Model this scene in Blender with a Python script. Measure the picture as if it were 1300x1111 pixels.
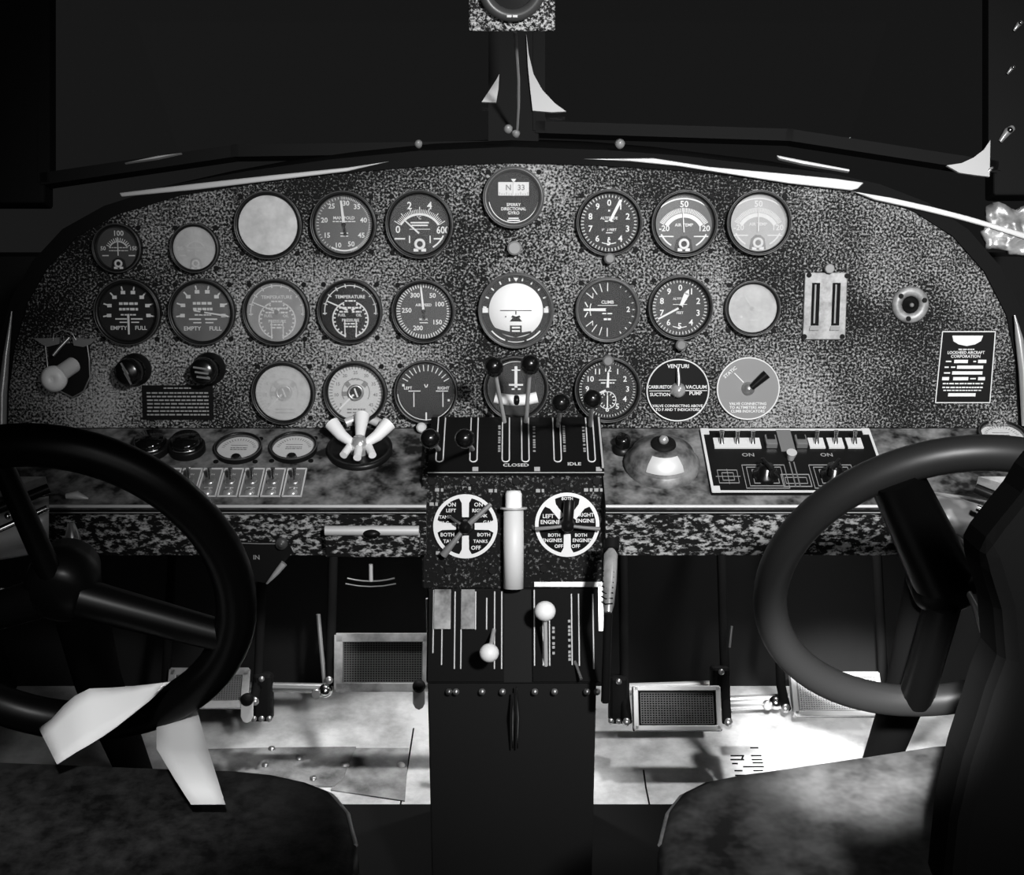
import bpy, bmesh, math, random
from mathutils import Vector, Matrix
random.seed(7)
for o in list(bpy.data.objects): bpy.data.objects.remove(o)
C = bpy.context.scene
COL = C.collection
R = math.radians
# ------------------------------------------------------------------ camera
H, PITCH, F = 1.25, R(20), 1800.0
CX, CY = 650.0, 555.5
cam = bpy.data.cameras.new('camera'); camo = bpy.data.objects.new('camera', cam); COL.objects.link(camo)
cam.sensor_width = 36; cam.lens = 36 * F / 1300.0; cam.clip_start = .02
camo.location = (0, 0, H); camo.rotation_euler = (R(90) - PITCH, 0, 0)
C.camera = camo
C.view_settings.view_transform = 'Standard'; C.view_settings.look = 'None'
C.view_settings.gamma = 1; C.view_settings.exposure = 0; C.view_settings.use_curve_mapping = False
# ------------------------------------------------------------------ world: dull outside
w = bpy.data.worlds.new('world'); C.world = w; w.use_nodes = True
w.node_tree.nodes['Background'].inputs[0].default_value = (.0092, .0092, .0092, 1)
w.node_tree.nodes['Background'].inputs[1].default_value = 1.0
# ------------------------------------------------------------------ lights
def light(name, kind, loc, tgt, energy, size=.2, spot=60, blend=.4):
    l = bpy.data.lights.new(name, kind); l.energy = energy
    if kind == 'AREA': l.size = size
    else: l.shadow_soft_size = size
    if kind == 'SPOT': l.spot_size = R(spot); l.spot_blend = blend
    o = bpy.data.objects.new(name, l); COL.objects.link(o); o.location = loc
    o.rotation_euler = (Vector(tgt) - Vector(loc)).to_track_quat('-Z', 'Y').to_euler()
    return o
light('photo_flood_lamp', 'SPOT', (.50, -.10, 1.70), (.30, 1.75, .78), 250, .07, 50, 1.0)
light('added_panel_spot', 'SPOT', (.78, 1.30, 1.50), (.42, 1.72, .82), 20, .12, 75, 1.0)  # unseen spot added to brighten the upper right of the panel
light('added_accent_spot', 'SPOT', (0, -.10, 1.42), (.352, 1.28, .485), 1100, .02, 9, .7)  # unseen spot added to pick out the right wheel's lower rim
light('added_fill_light', 'AREA', (0, -.7, 1.35), (0, 1.8, .6), 5, 1.0)  # unseen soft light added behind the camera to lift the blacks
light('added_accent_spot', 'SPOT', (-.12, .20, 1.58), (-.385, 1.18, .52), 75, .05, 17, .6)  # unseen spot added to whiten the paper on the left wheel
light('footwell_spot', 'SPOT', (.42, 2.09, .72), (.34, 1.85, 0), 15, .03, 92, .5)  # unseen spots put under the deck to light the floor past the pedals
light('footwell_spot', 'SPOT', (-.20, 2.09, .72), (-.16, 1.84, 0), 18, .03, 56, .5)
# ------------------------------------------------------------------ pixel and plane helpers
RC = Matrix.Rotation(R(90) - PITCH, 3, 'X')
CAM = Vector((0, 0, H))
def ray(px, py): return RC @ Vector(((px - CX) / F, -(py - CY) / F, -1))
def P(px, py, d): return CAM + ray(px, py) * d
class Plane:                                   # a real surface: tilt 0 = upright facing aft, 90 = level
    def __init__(s, o, tilt):
        a = R(tilt); s.o = Vector(o); s.n = Vector((0, -math.cos(a), math.sin(a))); s.v = Vector((0, math.sin(a), math.cos(a)))
    def w(s, px, py, h=0):
        r = ray(px, py); t = (s.o + s.n * h - CAM).dot(s.n) / r.dot(s.n); return CAM + r * t
    def depth(s, px, py, h=0):
        r = ray(px, py); return (s.o + s.n * h - CAM).dot(s.n) / r.dot(s.n)
    def sc(s, px, py): return s.depth(px, py) / F
    def rot(s):
        m = Matrix.Identity(4)
        for i, c in enumerate((Vector((1, 0, 0)), s.v, s.n)):
            for j in range(3): m[j][i] = c[j]
        return m
    def frame(s, px, py, h=0): return Matrix.Translation(s.w(px, py, h)) @ s.rot()
    def loc(s, fr, px, py, h=0): return fr.inverted() @ s.w(px, py, h)
PANEL = Plane(P(650, 400, 1.80), 12)
SHELF = Plane(PANEL.w(650, 544), 74.4)
PAD = Plane(SHELF.w(650, 642), 4)
# ------------------------------------------------------------------ materials
MATS = {}
def mat(name, base, rough=.6, metal=0.0, spec=.5, bump=None, coat=0):
    m = bpy.data.materials.new(name); m.use_nodes = True; nt = m.node_tree; b = nt.nodes['Principled BSDF']
    b.inputs['Base Color'].default_value = (base, base, base, 1); b.inputs['Roughness'].default_value = rough
    b.inputs['Metallic'].default_value = metal; b.inputs['Specular IOR Level'].default_value = spec
    if coat: b.inputs['Coat Weight'].default_value = coat
    if bump:
        tc = nt.nodes.new('ShaderNodeTexCoord'); n = nt.nodes.new('ShaderNodeTexNoise'); n.inputs['Scale'].default_value = bump[0]
        bp = nt.nodes.new('ShaderNodeBump'); bp.inputs['Strength'].default_value = bump[1]; bp.inputs['Distance'].default_value = bump[2]
        nt.links.new(tc.outputs['Object'], n.inputs['Vector']); nt.links.new(n.outputs[0], bp.inputs['Height']); nt.links.new(bp.outputs[0], b.inputs['Normal'])
    MATS[name] = m; return m
def speckle(name, dark, pale, scale, lo, hi, rough=.5, big=6.0, bigamt=.25, bump=.6, dist=.0012, stretch=(1, 1, 1), metal=0, detail=3):
    m = mat(name, dark, rough, metal, .12 if metal == 0 else .5); nt = m.node_tree; b = nt.nodes['Principled BSDF']; L = nt.links.new
    tc = nt.nodes.new('ShaderNodeTexCoord'); mp = nt.nodes.new('ShaderNodeMapping'); mp.inputs['Scale'].default_value = stretch
    L(tc.outputs['Object'], mp.inputs['Vector'])
    n = nt.nodes.new('ShaderNodeTexNoise'); n.inputs['Scale'].default_value = scale; n.inputs['Detail'].default_value = detail; n.inputs['Roughness'].default_value = .65
    L(mp.outputs[0], n.inputs['Vector'])
    g = nt.nodes.new('ShaderNodeTexNoise'); g.inputs['Scale'].default_value = big; g.inputs['Detail'].default_value = 4; L(tc.outputs['Object'], g.inputs['Vector'])
    s1 = nt.nodes.new('ShaderNodeMath'); s1.operation = 'MULTIPLY_ADD'; s1.inputs[1].default_value = bigamt; L(g.outputs[0], s1.inputs[0]); L(n.outputs[0], s1.inputs[2])
    s2 = nt.nodes.new('ShaderNodeMath'); s2.operation = 'SUBTRACT'; s2.inputs[1].default_value = bigamt * .5; L(s1.outputs[0], s2.inputs[0])
    r = nt.nodes.new('ShaderNodeValToRGB'); e = r.color_ramp.elements
    e[0].position = lo; e[0].color = (dark, dark, dark, 1); e[1].position = hi; e[1].color = (pale, pale, pale, 1)
    L(s2.outputs[0], r.inputs[0]); L(r.outputs[0], b.inputs['Base Color'])
    bp = nt.nodes.new('ShaderNodeBump'); bp.inputs['Strength'].default_value = bump; bp.inputs['Distance'].default_value = dist
    L(n.outputs[0], bp.inputs['Height']); L(bp.outputs[0], b.inputs['Normal'])
    return m
def glassy(name, glare):  # white tint mixed into the glass imitates glare
    m = bpy.data.materials.new(name); m.use_nodes = True; nt = m.node_tree; L = nt.links.new
    nt.nodes.remove(nt.nodes['Principled BSDF']); out = nt.nodes['Material Output']
    tr = nt.nodes.new('ShaderNodeBsdfTransparent'); df = nt.nodes.new('ShaderNodeBsdfDiffuse'); df.inputs[0].default_value = (.62, .62, .62, 1)
    gl = nt.nodes.new('ShaderNodeBsdfGlossy'); gl.inputs['Roughness'].default_value = .12
    tc = nt.nodes.new('ShaderNodeTexCoord'); n = nt.nodes.new('ShaderNodeTexNoise'); n.inputs['Scale'].default_value = 60; n.inputs['Detail'].default_value = 5
    L(tc.outputs['Object'], n.inputs['Vector'])
    mr = nt.nodes.new('ShaderNodeMapRange'); mr.inputs[1].default_value = .3; mr.inputs[2].default_value = .7
    mr.inputs[3].default_value = glare * .75; mr.inputs[4].default_value = min(1, glare * 1.2); L(n.outputs[0], mr.inputs[0])
    m1 = nt.nodes.new('ShaderNodeMixShader'); L(mr.outputs[0], m1.inputs[0]); L(tr.outputs[0], m1.inputs[1]); L(df.outputs[0], m1.inputs[2])
    m2 = nt.nodes.new('ShaderNodeMixShader'); m2.inputs[0].default_value = .035; L(m1.outputs[0], m2.inputs[1]); L(gl.outputs[0], m2.inputs[2])
    L(m2.outputs[0], out.inputs['Surface']); MATS[name] = m; return m
speckle('crackle_panel', .004, .38, 350, .47, .67, rough=.7, big=4.5, bigamt=.6)  # pale specks put the glints of wrinkled black paint into the colour
speckle('shelf_paint', .012, .24, 34, .36, .72, rough=.45, big=7, bigamt=.45, bump=.35)
speckle('pad_cloth', .006, .36, 190, .50, .64, rough=.9, big=6, bigamt=.3, stretch=(.55, 1, 1.2), bump=1)
speckle('compass_crackle', .006, .5, 300, .48, .62, rough=.6, big=5, bigamt=.1)
speckle('pedestal_crackle', .003, .16, 260, .56, .70, rough=.7, big=9, bigamt=.4, bump=.3)
speckle('console_metal', .12, .75, 13, .35, .60, rough=.35, big=9, bigamt=.5, bump=.1, metal=.15)
mat('pure_white', .80, .5); mat('dull_metal', .20, .5)
speckle('worn_dark', .03, .28, 40, .3, .7, rough=.5, big=12, bigamt=.6, bump=.15, metal=.3)
speckle('floor_metal', .36, .85, 9, .30, .62, rough=.42, big=26, bigamt=.3, bump=.12, metal=.25, detail=6)
speckle('hatch_metal', .08, .42, 16, .3, .7, rough=.45, big=30, bigamt=.3, bump=.1, metal=.25, detail=5)
speckle('leather', .006, .03, 60, .3, .7, rough=.42, big=9, bigamt=.5, bump=.25)
speckle('leather_worn', .02, .13, 22, .35, .72, rough=.4, big=8, bigamt=.6, bump=.2)
speckle('worn_metal', .16, .65, 14, .32, .66, rough=.3, big=20, bigamt=.5, bump=.1, metal=.5, detail=5)
speckle('plate_metal', .15, .30, 90, .3, .7, rough=.45, big=25, bigamt=.5, bump=.1, metal=.2)
mat('black_wall', .016, .9, spec=.03)
mat('black_paint', .007, .6, spec=.08); mat('black_gloss', .006, .35, spec=.12); mat('black_matte', .009, .9, spec=.02)
mat('bezel_black', .006, .35, spec=.25); mat('bezel_grey', .055, .35, spec=.4); mat('rubber', .006, .55)
mat('bakelite', .004, .22, spec=.5); mat('rim_black', .0015, .36, spec=.1); mat('rim_worn', .011, .42, spec=.25); mat('frame_black', .015, .9, spec=.02); mat('seat_black', .004, .9, spec=.02)  # rim_worn: paler black standing in for the right rim's highlight, not wear
mat('white_paint', .62, .5); mat('mark_white', .62, .6); mat('mark_grey', .28, .6); mat('white_knob', .84, .4, coat=.1)
mat('paper', .68, .8, bump=(300, .15, .001)); mat('chrome', .75, .18, 1.0); mat('steel', .42, .32, .8); mat('lens_dark', .004, .08, spec=.8)
mat('sill_metal', .52, .45, .2); mat('grey_knob', .12, .5); mat('grey_plate', .16, .5); mat('sheen_metal', .55, .25, .6); mat('cable', .4, .5)
for v in (2, 4, 8, 14, 22, 35, 55, 75): mat('dial_%d' % v, {22: .11, 2: .004, 4: .022, 8: .05, 14: .10, 75: .60, 55: .46, 35: .30}.get(v, v / 100.0), .7, spec=.1)
for v in (2, 12, 30, 50, 80): glassy('glass_%d' % v, v / 100.0)
glassy('windscreen_glass', .0)
for n_ in MATS['windscreen_glass'].node_tree.nodes:
    if n_.type == 'BSDF_GLOSSY': n_.inputs['Roughness'].default_value = .01
# ------------------------------------------------------------------ mesh builder
TXT = {}
def text_geo(s):
    if s in TXT: return TXT[s]
    cu = bpy.data.curves.new('t', 'FONT'); cu.body = s; cu.size = 1; cu.align_x = 'CENTER'; cu.align_y = 'CENTER'
    cu.resolution_u = 2; cu.offset = .018
    o = bpy.data.objects.new('t', cu); me = o.to_mesh()
    g = ([v.co.copy() for v in me.vertices], [tuple(p.vertices) for p in me.polygons]); o.to_mesh_clear()
    bpy.data.objects.remove(o); bpy.data.curves.remove(cu); TXT[s] = g; return g
class MB:
    def __init__(s): s.v = []; s.f = []; s.sm = []; s.M = Matrix.Identity(4)
    def add(s, vs, fs, smooth=False, M=None):
        T = s.M @ M if M is not None else s.M; k = len(s.v)
        s.v += [T @ Vector(v) for v in vs]
        for f in fs: s.f.append(tuple(i + k for i in f)); s.sm.append(smooth)
        return s
    def box(s, c, d, M=None):
        x, y, z = d[0] / 2, d[1] / 2, d[2] / 2; c = Vector(c)
        vs = [c + Vector(p) for p in ((-x, -y, -z), (x, -y, -z), (x, y, -z), (-x, y, -z), (-x, -y, z), (x, -y, z), (x, y, z), (-x, y, z))]
        return s.add(vs, [(0, 3, 2, 1), (4, 5, 6, 7), (0, 1, 5, 4), (1, 2, 6, 5), (2, 3, 7, 6), (3, 0, 4, 7)], M=M)
    def lathe(s, prof, n=40, M=None, smooth=True, close=False):       # prof: (r, z) pairs about z
        pp = list(prof); ar = sum(pp[i][0] * pp[(i + 1) % len(pp)][1] - pp[(i + 1) % len(pp)][0] * pp[i][1] for i in range(len(pp)))
        if ar < -1e-9 or (abs(ar) <= 1e-9 and pp[0][0] < pp[-1][0]): prof = pp[::-1]
        vs = []; fs = []
        for r, z in prof:
            for i in range(n):
                a = 2 * math.pi * i / n; vs.append((r * math.cos(a), r * math.sin(a), z))
        m = len(prof)
        for j in range(m if close else m - 1):
            q = (j + 1) % m
            for i in range(n):
                k = (i + 1) % n; fs.append((j * n + i, j * n + k, q * n + k, q * n + i))
        s.add(vs, fs, smooth, M); return s
    def cyl(s, c, r, z0, z1, n=28, M=None, cham=None):
        ch = cham if cham is not None else min(r, abs(z1 - z0)) * .15
        T = Matrix.Translation(Vector((c[0], c[1], 0))); T = M @ T if M is not None else T
        return s.lathe([(.00001, z0), (r, z0), (r, z1 - ch), (r - ch, z1), (.00001, z1)], n, T, False)
    def prism(s, pts, z0, z1, M=None):
        n = len(pts); vs = [(p[0], p[1], z0) for p in pts] + [(p[0], p[1], z1) for p in pts]
        a = sum(pts[i][0] * pts[(i + 1) % n][1] - pts[(i + 1) % n][0] * pts[i][1] for i in range(n))
        fs = [tuple(range(n - 1, -1, -1)), tuple(range(n, 2 * n))] + [(i, (i + 1) % n, n + (i + 1) % n, n + i) for i in range(n)]
        if a < 0: fs = [tuple(reversed(f)) for f in fs]
        return s.add(vs, fs, M=M)
    def strip(s, pts, w, z0, z1, closed=False):                      # a flat raised line along pts in xy
        n = len(pts)
        for i in range(n if closed else n - 1):
            a, b = Vector(pts[i][:2]), Vector(pts[(i + 1) % n][:2]); d = (b - a)
            if d.length < 1e-7: continue
            d.normalize(); e = d * (w * .3); q = Vector((-d.y, d.x)) * (w / 2); a = a - e; b = b + e
            s.prism([a - q, b - q, b + q, a + q], z0, z1)
        return s
    def tube(s, pts, r, n=12, closed=False, cap=True):
        pts = [Vector(p) for p in pts]; m = len(pts); rs = r if isinstance(r, (list, tuple)) else [r] * m
        rings = []; up = None
        for i, p in enumerate(pts):
            if closed: t = pts[(i + 1) % m] - pts[i - 1]
            else: t = pts[min(i + 1, m - 1)] - pts[max(i - 1, 0)]
            t.normalize()
            if up is None: up = Vector((0, 0, 1)) if abs(t.z) < .9 else Vector((0, 1, 0))
            a = t.cross(up).normalized(); b = a.cross(t).normalized(); up = b
            rings.append([p + (a * math.cos(2 * math.pi * k / n) + b * math.sin(2 * math.pi * k / n)) * rs[i] for k in range(n)])
        vs = [v for g in rings for v in g]; fs = []
        for j in range(m if closed else m - 1):
            q = (j + 1) % m
            for k in range(n): fs.append((j * n + k, q * n + k, q * n + (k + 1) % n, j * n + (k + 1) % n))
        s.add(vs, fs, True)
        if cap and not closed: s.add(rings[0], [tuple(range(n - 1, -1, -1))]); s.add(rings[-1], [tuple(range(n))])
        return s
    def ball(s, c, r, n=20, sq=(1, 1, 1), M=None):
        pr = [(max(.0001, math.sin(math.pi * j / 12)) * r, -math.cos(math.pi * j / 12) * r) for j in range(13)]
        T = Matrix.Translation(Vector(c)) @ Matrix.Diagonal((sq[0], sq[1], sq[2], 1)); T = M @ T if M is not None else T
        return s.lathe(pr, n, T)
    def text(s, t, x, y, size, z=0, rot=0, sx=1):
        vs, fs = text_geo(t)
        T = Matrix.Translation((x, y, z)) @ Matrix.Rotation(R(rot), 4, 'Z') @ Matrix.Diagonal((size * sx, size, 1, 1))
        return s.add(vs, fs, M=T)
def obj(name, mb, m, parent=None, bev=0, sub=0, label=None):
    me = bpy.data.meshes.new(name); me.from_pydata([tuple(v) for v in mb.v], [], mb.f)
    if name in ('base', 'trim_1', 'upper_housing', 'lower_housing', 'body', 'plate', 'seat_edge', 'shelf', 'padded_apron'):
        b_ = bmesh.new(); b_.from_mesh(me); bmesh.ops.recalc_face_normals(b_, faces=b_.faces); b_.to_mesh(me); b_.free()
    me.polygons.foreach_set('use_smooth', mb.sm); me.materials.append(MATS[m]); me.update()
    o = bpy.data.objects.new(name, me); COL.objects.link(o)
    if parent is not None: o.parent = parent
    if bev:
        b = o.modifiers.new('bevel', 'BEVEL'); b.width = bev; b.segments = 2; b.limit_method = 'ANGLE'
    if sub: o.modifiers.new('sub', 'SUBSURF').levels = sub; o.modifiers['sub'].render_levels = sub
    if label: o['label'] = label
    return o
def tag(o, label, cat, group=None):
    o['label'] = label; o['category'] = cat
    if group: o['group'] = group
    return o
def struct(o): o['kind'] = 'structure'; return o
def thing(name, label, cat, M, group=None):
    o = bpy.data.objects.new(name, None); COL.objects.link(o); o.empty_display_size = .02
    o.location = M.to_translation(); o.rotation_euler = M.to_euler(); return tag(o, label, cat, group)
# ================================================================== THE SETTING
mb = MB().box((0, 1.9, -.02), (2.4, 3.4, .04)); struct(obj('floor', mb, 'floor_metal'))
struct(obj('wall_front', MB().box((0, 2.185, .38), (1.9, .03, .76)), 'black_wall'))
for sgn, nm in ((-1, 'wall_left'), (1, 'wall_right')):
    # curved fuselage side
    pr = [(sgn * x, z) for x, z in ((.86, 0), (.93, .35), (.93, .8), (.86, 1.25), (.72, 1.55), (.76, 1.58), (.91, 1.27), (.98, .8), (.98, .35), (.91, 0))]
    m_ = MB(); m_.add([(x, y, z) for y in (.4, 2.4) for x, z in pr], [tuple(range(10)), tuple(range(19, 9, -1))] + [(i, 10 + i, 10 + (i + 1) % 10, (i + 1) % 10) for i in range(10)])
    struct(obj(nm, m_, 'frame_black'))
struct(obj('ceiling', MB().box((0, 2.35, 1.62), (1.5, 1.3, .04)), 'black_wall'))
# scuttle deck between panel and windscreen
def arch_pts():
    return [(9, 543), (10, 500), (18, 440), (34, 385), (60, 340), (98, 300), (150, 272), (230, 248), (330, 232), (430, 220), (540, 211), (650, 207),
            (760, 210), (860, 216), (960, 226), (1040, 234), (1100, 246), (1160, 268), (1210, 300), (1250, 345), (1278, 400), (1290, 460), (1294, 543)]
top = arch_pts()
m_ = MB(); a = [PANEL.w(x, y, .004) for x, y in top]; bk = [v + Vector((0, .42, -.05)) for v in a]
n = len(a); upv = Vector((0, 0, .012))
vs = [v for v in a] + bk + [v + (Vector((v.x, 0, v.z - .6)).normalized() * .02) for v in a] + [v + (Vector((v.x, 0, v.z - .6)).normalized() * .02) for v in bk]
fs = []
for i in range(n - 1):
    fs += [(i, i + 1, n + i + 1, n + i), (2 * n + i, 3 * n + i, 3 * n + i + 1, 2 * n + i + 1), (i, 2 * n + i, 2 * n + i + 1, i + 1), (n + i, n + i + 1, 3 * n + i + 1, 3 * n + i)]
m_.add(vs, fs); struct(obj('trim_1', m_, 'black_matte'))
# windscreen: two panes of glass in a black frame with a centre post
WS = Plane((0, 2.12, .92), 24)
def poly_on(pl, pts, z0, z1, fr=None, mb=None):
    fr = fr or pl.frame(pts[0][0], pts[0][1]); L = [pl.loc(fr, x, y) for x, y in pts]; mb = mb or MB()
    mb.prism([(p.x, p.y) for p in L], z0, z1); return fr, mb
def place(o, fr): o.location = fr.to_translation(); o.rotation_euler = fr.to_euler(); return o
for i, pts in enumerate(([(60, -60), (628, -60), (628, 190), (300, 195), (60, 230)], [(684, -60), (1258, -60), (1258, 215), (1000, 175), (684, 165)])):
    fr, m_ = poly_on(WS, pts, 0, .005); g = struct(place(obj('window_%d' % (i + 1), m_, 'windscreen_glass'), fr))
    L = [WS.loc(fr, x, y) for x, y in pts]
    obj('window_frame', MB().strip([(p.x, p.y) for p in L], .018, -.012, .016, True), 'frame_black', g)
fr = WS.frame(656, 170); m_ = MB()
for x0, x1, y0, y1 in ((628, 684, -70, 200), (1258, 1330, -70, 250), (-30, 60, -70, 260)):
    p = [WS.loc(fr, x, y) for x, y in ((x0, y1), (x1, y1), (x1, y0), (x0, y0))]; m_.prism([(q.x, q.y) for q in p], -.03, .014)
struct(place(obj('trim_2', m_, 'frame_black', bev=.004), fr))
# pale flat plates added in place of bright sky slivers by the windscreen posts
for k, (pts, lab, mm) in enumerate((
    ([(612, 135), (622, 120), (631, 106), (634, 100), (633, 118), (630, 136)], 'small pale triangular gusset plate left of the windscreen centre post', 'sill_metal'),  # stands in for a sliver of bright sky, not a gusset
    ([(668, 50), (671, 75), (677, 100), (688, 120), (704, 137), (718, 147), (700, 148), (676, 146), (673, 120), (670, 90)], 'tall pale curved gusset plate right of the windscreen centre post', 'sill_metal'),  # stands in for a sliver of bright sky, not a gusset
    ([(1196, 215), (1215, 212), (1230, 205), (1243, 195), (1251, 183), (1250, 229), (1232, 227), (1212, 224)], 'pale swept gusset plate in the lower corner of the right windscreen pane', 'white_paint'))):  # stands in for a sliver of bright sky, not a gusset
    fr, m_ = poly_on(WS, [(x, y) for x, y in pts], .017, .022); tag(place(obj('sky_sliver', m_, mm), fr), lab, 'bracket')
# sill strips: long pale metal channels along the deck edge
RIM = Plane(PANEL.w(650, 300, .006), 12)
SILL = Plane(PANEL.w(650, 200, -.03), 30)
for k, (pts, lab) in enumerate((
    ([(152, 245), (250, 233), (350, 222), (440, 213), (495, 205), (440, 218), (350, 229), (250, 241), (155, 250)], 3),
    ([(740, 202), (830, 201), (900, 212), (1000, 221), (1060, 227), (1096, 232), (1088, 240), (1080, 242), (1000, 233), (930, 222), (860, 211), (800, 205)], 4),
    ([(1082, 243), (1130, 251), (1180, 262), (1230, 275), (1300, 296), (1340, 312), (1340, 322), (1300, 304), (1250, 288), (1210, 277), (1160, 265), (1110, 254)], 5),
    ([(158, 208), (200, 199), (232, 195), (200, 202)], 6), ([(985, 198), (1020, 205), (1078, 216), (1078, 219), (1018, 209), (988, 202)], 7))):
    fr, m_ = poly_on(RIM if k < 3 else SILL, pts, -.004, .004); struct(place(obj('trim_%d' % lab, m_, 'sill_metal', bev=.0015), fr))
# pale edge frames of the fuselage at both ends of the panel
for k, (pts, r) in enumerate((([(2, 560), (3, 500), (8, 450), (15, 395)], [.006, .006, .004, .001]), ([(1288, 400), (1294, 430), (1299, 470), (1303, 540)], [.001, .005, .006, .006]))):
    struct(obj('trim_%d' % (8 + k), MB().tube([PANEL.w(x, y, .012) for x, y in pts], r), 'sheen_metal'))
# ================================================================== INSTRUMENT PANEL
O = PANEL.frame(650, 544)
root = thing('instrument_panel', 'wide arched instrument panel in speckled crackle paint with lower shelf', 'instrument panel', O)
INV = O.inverted()
L = [PANEL.loc(O, x, y) for x, y in top]
obj('face_plate', MB().prism([(p.x, p.y) for p in L], -.004, 0), 'crackle_panel', root)
# raised doubler plates in the face that catch the light at their edges
m_ = MB()
for pts in ([(577, 212), (572, 300), (586, 420), (590, 470), (720, 470), (722, 330), (722, 212)],):
    m_.prism([tuple(PANEL.loc(O, x, y))[:2] for x, y in pts], 0, .0007)
obj('centre_plate', m_, 'crackle_panel', root)
def world_prism(mb, quad, nrm, t):            # slab below a world quad
    d = Vector(nrm) * -t; mb.add([INV @ q for q in quad] + [INV @ (q + d) for q in quad], [(0, 1, 2, 3), (7, 6, 5, 4), (0, 4, 5, 1), (1, 5, 6, 2), (2, 6, 7, 3), (3, 7, 4, 0)])
for x0, x1 in ((-40, 541), (769, 1345)):
    q = [SHELF.w(x0, 642), SHELF.w(x1, 642), SHELF.w(x1, 544), SHELF.w(x0, 544)]
    # keep the far edge straight: same world x extent
    q[3].x, q[2].x = q[0].x, q[1].x
    m_ = MB(); world_prism(m_, q, SHELF.n, .006); obj('shelf', m_, 'shelf_paint', root)
    m_ = MB(); a, b = SHELF.w(x0, 643, .001), SHELF.w(x1, 643, .001); m_.tube([INV @ a, INV @ b], .0022, 8)
    obj('shelf_lip', m_, 'sill_metal', root, label='thin pale metal lip')
    m_ = MB(); a, b = PAD.w(x0, 651, .002), PAD.w(x1, 651, .002); m_.tube([INV @ a, INV @ b], .0007, 6); obj('seam', m_, 'mark_grey', root)
    q = [PAD.w(x0, 655, -.004), PAD.w(x1, 655, -.004), PAD.w(x1, 643, -.004), PAD.w(x0, 643, -.004)]
    m_ = MB(); world_prism(m_, q, PAD.n, .016); obj('recess', m_, 'black_paint', root)
    q = [PAD.w(x0, 705), PAD.w(x1, 705), PAD.w(x1, 654), PAD.w(x0, 654)]
    m_ = MB(); world_prism(m_, q, PAD.n, .02); obj('padded_apron', m_, 'pad_cloth', root)
# ------------------------------------------------------------------ gauges
class Dial(MB):                                # normalised dial marks, radius 1 -> rr metres
    def __init__(s, rr, z): super().__init__(); s.r = rr; s.z = z
    def pol(s, a, r, c=(0, 0)): return ((c[0] + r * math.sin(R(a))) * s.r, (c[1] + r * math.cos(R(a))) * s.r)
    def ticks(s, a0, a1, n, r0, r1, w, c=(0, 0)):
        for i in range(n):
            a = a0 + (a1 - a0) * i / max(1, n - 1); s.strip([s.pol(a, r0, c), s.pol(a, r1, c)], w * s.r, s.z, s.z + .0003)
    def arc(s, a0, a1, r, w, c=(0, 0), n=28):
        for i in range(n):
            p = a0 + (a1 - a0) * i / n; q = a0 + (a1 - a0) * (i + 1) / n
            s.prism([s.pol(p, r - w / 2, c), s.pol(q, r - w / 2, c), s.pol(q, r + w / 2, c), s.pol(p, r + w / 2, c)], s.z, s.z + .0003)
    def t(s, txt, x, y, h, rot=0, sx=1): s.text(txt, x * s.r, y * s.r, h * s.r, s.z + .0004, rot, sx)
    def rect(s, x, y, w, h, rot=0): s.box((0, 0, 0), (w * s.r, h * s.r, .0004), Matrix.Translation((x * s.r, y * s.r, s.z + .0002)) @ Matrix.Rotation(R(rot), 4, 'Z'))
    def poly(s, pts, dz=0): s.prism([(x * s.r, y * s.r) for x, y in pts], s.z + dz, s.z + dz + .0004)
    def bars(s, x, y, w, h=.05, n=1, gap=.12):
        for i in range(n):
            yy = y - i * gap; k = x - w / 2
            while k < x + w / 2 - .03:
                d = random.uniform(.08, .22); d = min(d, x + w / 2 - k); s.rect(k + d / 2, yy, d * .8, h); k += d
def hand(r, a, r0, r1, w0, w1, z, c=(0, 0)):
    d = Vector((math.sin(R(a)), math.cos(R(a)))); q = Vector((d.y, -d.x)); c = Vector(c)
    p = [c + d * r0 - q * w0, c + d * r1 - q * w1, c + d * r1 + q * w1, c + d * r0 + q * w0]
    return MB().prism([(v.x * r, v.y * r) for v in p], z, z + .0008)
screw_me = None
def screw(parent, x, y, r=.0028, z=.0, m='black_paint'):
    global screw_me
    if screw_me is None:
        t_ = MB(); t_.cyl((0, 0), .0032, 0, .0016, 14); t_.box((0, 0, .0016), (.0045, .0006, .0006)); o = obj('screw', t_, m, parent); screw_me = o.data
    else:
        o = bpy.data.objects.new('screw', screw_me); COL.objects.link(o); o.parent = parent
    o.location = (x, y, z); o.rotation_euler = (0, 0, random.uniform(0, 3)); return o
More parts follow.
